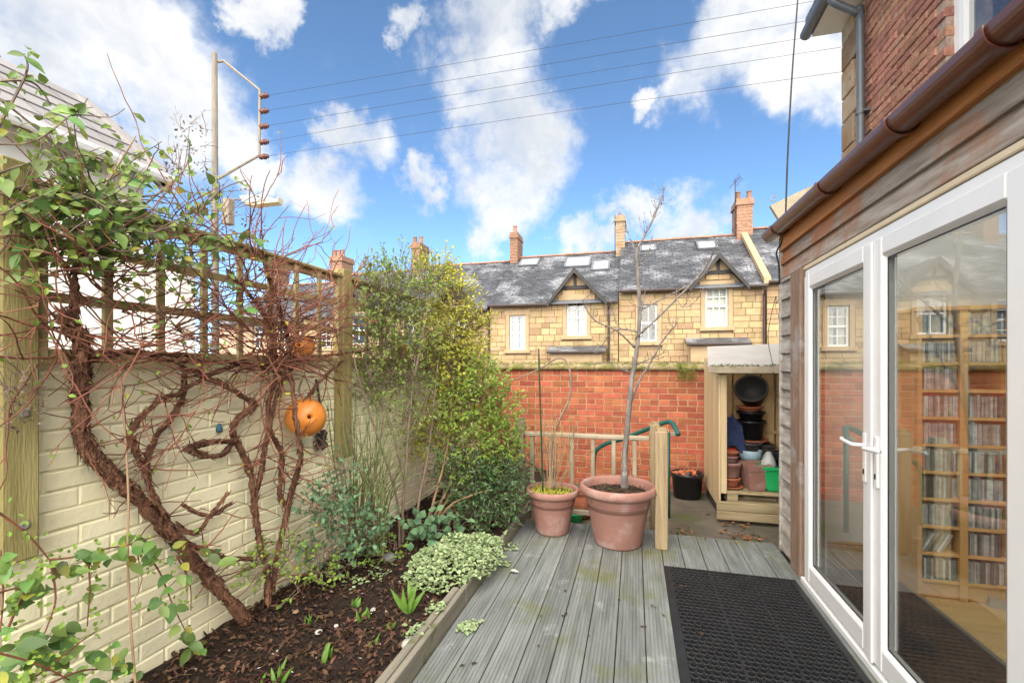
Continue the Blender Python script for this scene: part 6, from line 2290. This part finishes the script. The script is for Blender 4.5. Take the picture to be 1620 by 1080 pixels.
# --- leaf litter, stones, ornament
lm = MB()
for _ in range(9000):
    x, yy = U(WX + .02, BX - .06), .9 + 4.2 * U(0, 1) ** 1.5
    z = soil_z(x, yy) + U(-.002, .018)
    lm.leaf(Vector((x, yy, z)), Vector((U(-1, 1), U(-1, 1), U(-.25, .45))), Vector((0, 0, 1)) + rnd_unit() * .8, U(.014, .05), U(.006, .022), U(.1, .8), U(-.3, .5))
for _ in range(900):          # litter heaped around the vine feet
    c = onZ(*rng.choice([(420, 930), (390, 960), (440, 900), (480, 920)]), SOIL + .04)
    p_ = c + Vector((rng.gauss(0, .07), rng.gauss(0, .12), 0))
    if p_.x < WX + .03:
        continue
    p_.z = soil_z(p_.x, p_.y) + U(0, .05)
    lm.leaf(p_, rnd_unit(), rnd_unit(), U(.02, .05), U(.006, .016), U(.1, .8), U(-.3, .5))
for _ in range(500):
    x, yy = U(WX + .05, BX - .08), U(1.0, 4.5)
    p_ = Vector((x, yy, soil_z(x, yy) + .012))
    wander(p_, Vector((U(-1, 1), U(-1, 1), U(-.05, .25))), U(.03, .12), .0014, .0008, lm, .02, .25, (0, 0, 0), (WX + .03, BX - .05), 3)
lm.build('leaf_litter', littermat, kind='stuff', label='brown fallen leaves and mulch over the soil bed', cat='leaf litter')
sc_m = MB()
for (a, b) in ((1160, 822), (1175, 826), (1150, 830), (1190, 830), (1205, 818), (1145, 842), (1168, 845), (1220, 822), (1080, 846), (1185, 848), (1130, 815), (1200, 849), (1172, 852), (1090, 838), (1065, 838), (1210, 812)):
    for _ in range(4):
        p_ = onZ(a + U(-10, 10), b + U(-6, 6), GZ + .016)
        if p_.y < 4.2:
            p_ = onZ(a, b, .012)
        sc_m.leaf(p_, Vector((U(-1, 1), U(-1, 1), U(-.1, .3))), Vector((0, 0, 1)) + rnd_unit() * .4, U(.035, .07), U(.02, .04), .5, U(-.2, .4))
sc_m.build('fallen_leaves', mat('orange_brown_leaf', (.27, .12, .05), (.17, .07, .03), 20, .75, .3, 60, rand=.4, island=True), kind='stuff', label='orange brown fallen leaves on the yard concrete by the log store', cat='fallen leaves')
dl = MB()
for (a, b) in ((820, 874), (897, 938), (1032, 960), (1049, 972), (850, 970), (1018, 990), (722, 1050), (980, 945), (760, 1048), (1078, 930), (1110, 1010), (895, 975), (765, 925), (935, 1005), (1120, 850), (1150, 860), (845, 1022)):
    for _ in range(rng.choice((1, 1, 2))):
        p_ = onZ(a + U(-5, 5), b + U(-3, 3), .004)
        if mx0 < p_.x < mx1 and p_.y < my1:
            p_.z = .021
        dl.leaf(p_, Vector((U(-1, 1), U(-1, 1), .06)), Vector((0, 0, 1)), U(.018, .035), U(.01, .02), .4, -.1)
dl.build('scattered_leaves', littermat, kind='stuff', label='few small dead leaves scattered on the deck and mat', cat='fallen leaves')


def stone(label, a, b, r, z, m=stonem):
    c = onZ(a, b, z)
    vs, fs = [], []
    K, J = 10, 6
    ph = U(0, 9)
    for j in range(J + 1):
        for k in range(K):
            t, f = 2 * math.pi * k / K, math.pi * j / J
            d = Vector((math.sin(f) * math.cos(t), math.sin(f) * math.sin(t), math.cos(f)))
            rr = r * (1 + .35 * mnoise.noise(d * 1.4 + Vector((ph, 0, 0))))
            vs.append(c + Vector((d.x * rr, d.y * rr * 1.15, d.z * rr * .5 + r * .25)))
    fs = [(j * K + k, (j + 1) * K + k, (j + 1) * K + (k + 1) % K, j * K + (k + 1) % K) for j in range(J) for k in range(K)]
    MB().add(vs, fs).build('stone', m, smooth=True, label=label, cat='stone', group='stones in the bed')


stone('pale rounded stone lying on the soil against the edging board', 645, 1020, .032, SOIL + .02)
stone('flat grey stone at the foot of the tall shrub', 615, 885, .06, SOIL + .02, mat('grey_stone', (.20, .20, .20), None, 14, .8, .4, 60))
stone('small white stone in the mulch left of the tulip leaves', 590, 965, .016, SOIL + .03)
stone('small tan pebble in the mulch below the vines', 468, 968, .016, SOIL + .04, mat('tan_stone', (.36, .24, .14), None, 14, .8, .3, 60))
stone('cream coloured stone in the mulch near the centre of the bed', 504, 1000, .018, SOIL + .03)
stone('tiny white stone in the mulch above the broad bulb leaves', 532, 990, .012, SOIL + .03)
ws = MB()
for _ in range(70):
    x, yy = U(WX + .1, BX - .08), U(1.2, 3.0)
    p_ = Vector((x, yy, soil_z(x, yy) + .016))
    ws.leaf(p_, Vector((U(-1, 1), U(-1, 1), U(0, .4))), Vector((0, 0, 1)), U(.01, .022), U(.005, .011))
ws.build('pale_chips', stonem, kind='stuff', label='pale chips sprinkled through the dark mulch', cat='chippings')
ls_ = onZ(808, 905, .004)
lp = leaf_meshes(mat('pale_dead_leaf', (.52, .52, .50), (.42, .42, .40), 20, .7, .2, 60), [(.06, .042)], 1, .2)[0]
o = put_leaf(lp, ls_ + Vector((0, 0, .012)), (1, .25, 0), (0, 0, 1), None)
o.name = 'pale_leaf'
tag(o, 'single pale dried leaf lying on the deck by the ground cover', 'leaf')

oc = onZ(718, 846, SOIL)
oc.z = soil_z(oc.x, oc.y)
orn = thing('garden_ornament', 'small dark red upright ornament among the leaves in the bed', 'ornament', oc)
vs, K = [], 24
prof = [(.030, 0), (.033, .02), (.031, .08), (.034, .13), (.036, .155), (.028, .175), (.016, .185), (.015, .195), (.020, .205), (.023, .222), (.020, .24), (.012, .255), (.003, .262)]
for (r, z) in prof:
    for k in range(K):
        t = 2 * math.pi * k / K
        f = 1 + (.12 * math.sin(t * 8) if z < .16 else 0)
        vs.append(oc + Vector((r * f * math.cos(t), r * .8 * f * math.sin(t), z)))
MB().add(vs[:7 * K], [(j * K + k, j * K + (k + 1) % K, (j + 1) * K + (k + 1) % K, (j + 1) * K + k) for j in range(6) for k in range(K)] + [tuple(range(K - 1, -1, -1))]).build('robe', maroon, orn, smooth=True)
MB().add(vs[6 * K:], [(j * K + k, j * K + (k + 1) % K, (j + 1) * K + (k + 1) % K, (j + 1) * K + k) for j in range(6) for k in range(K)]).build('hood', mat('dull_red_clay', (.15, .05, .045), None, 14, .8, .3, 60), orn, smooth=True)
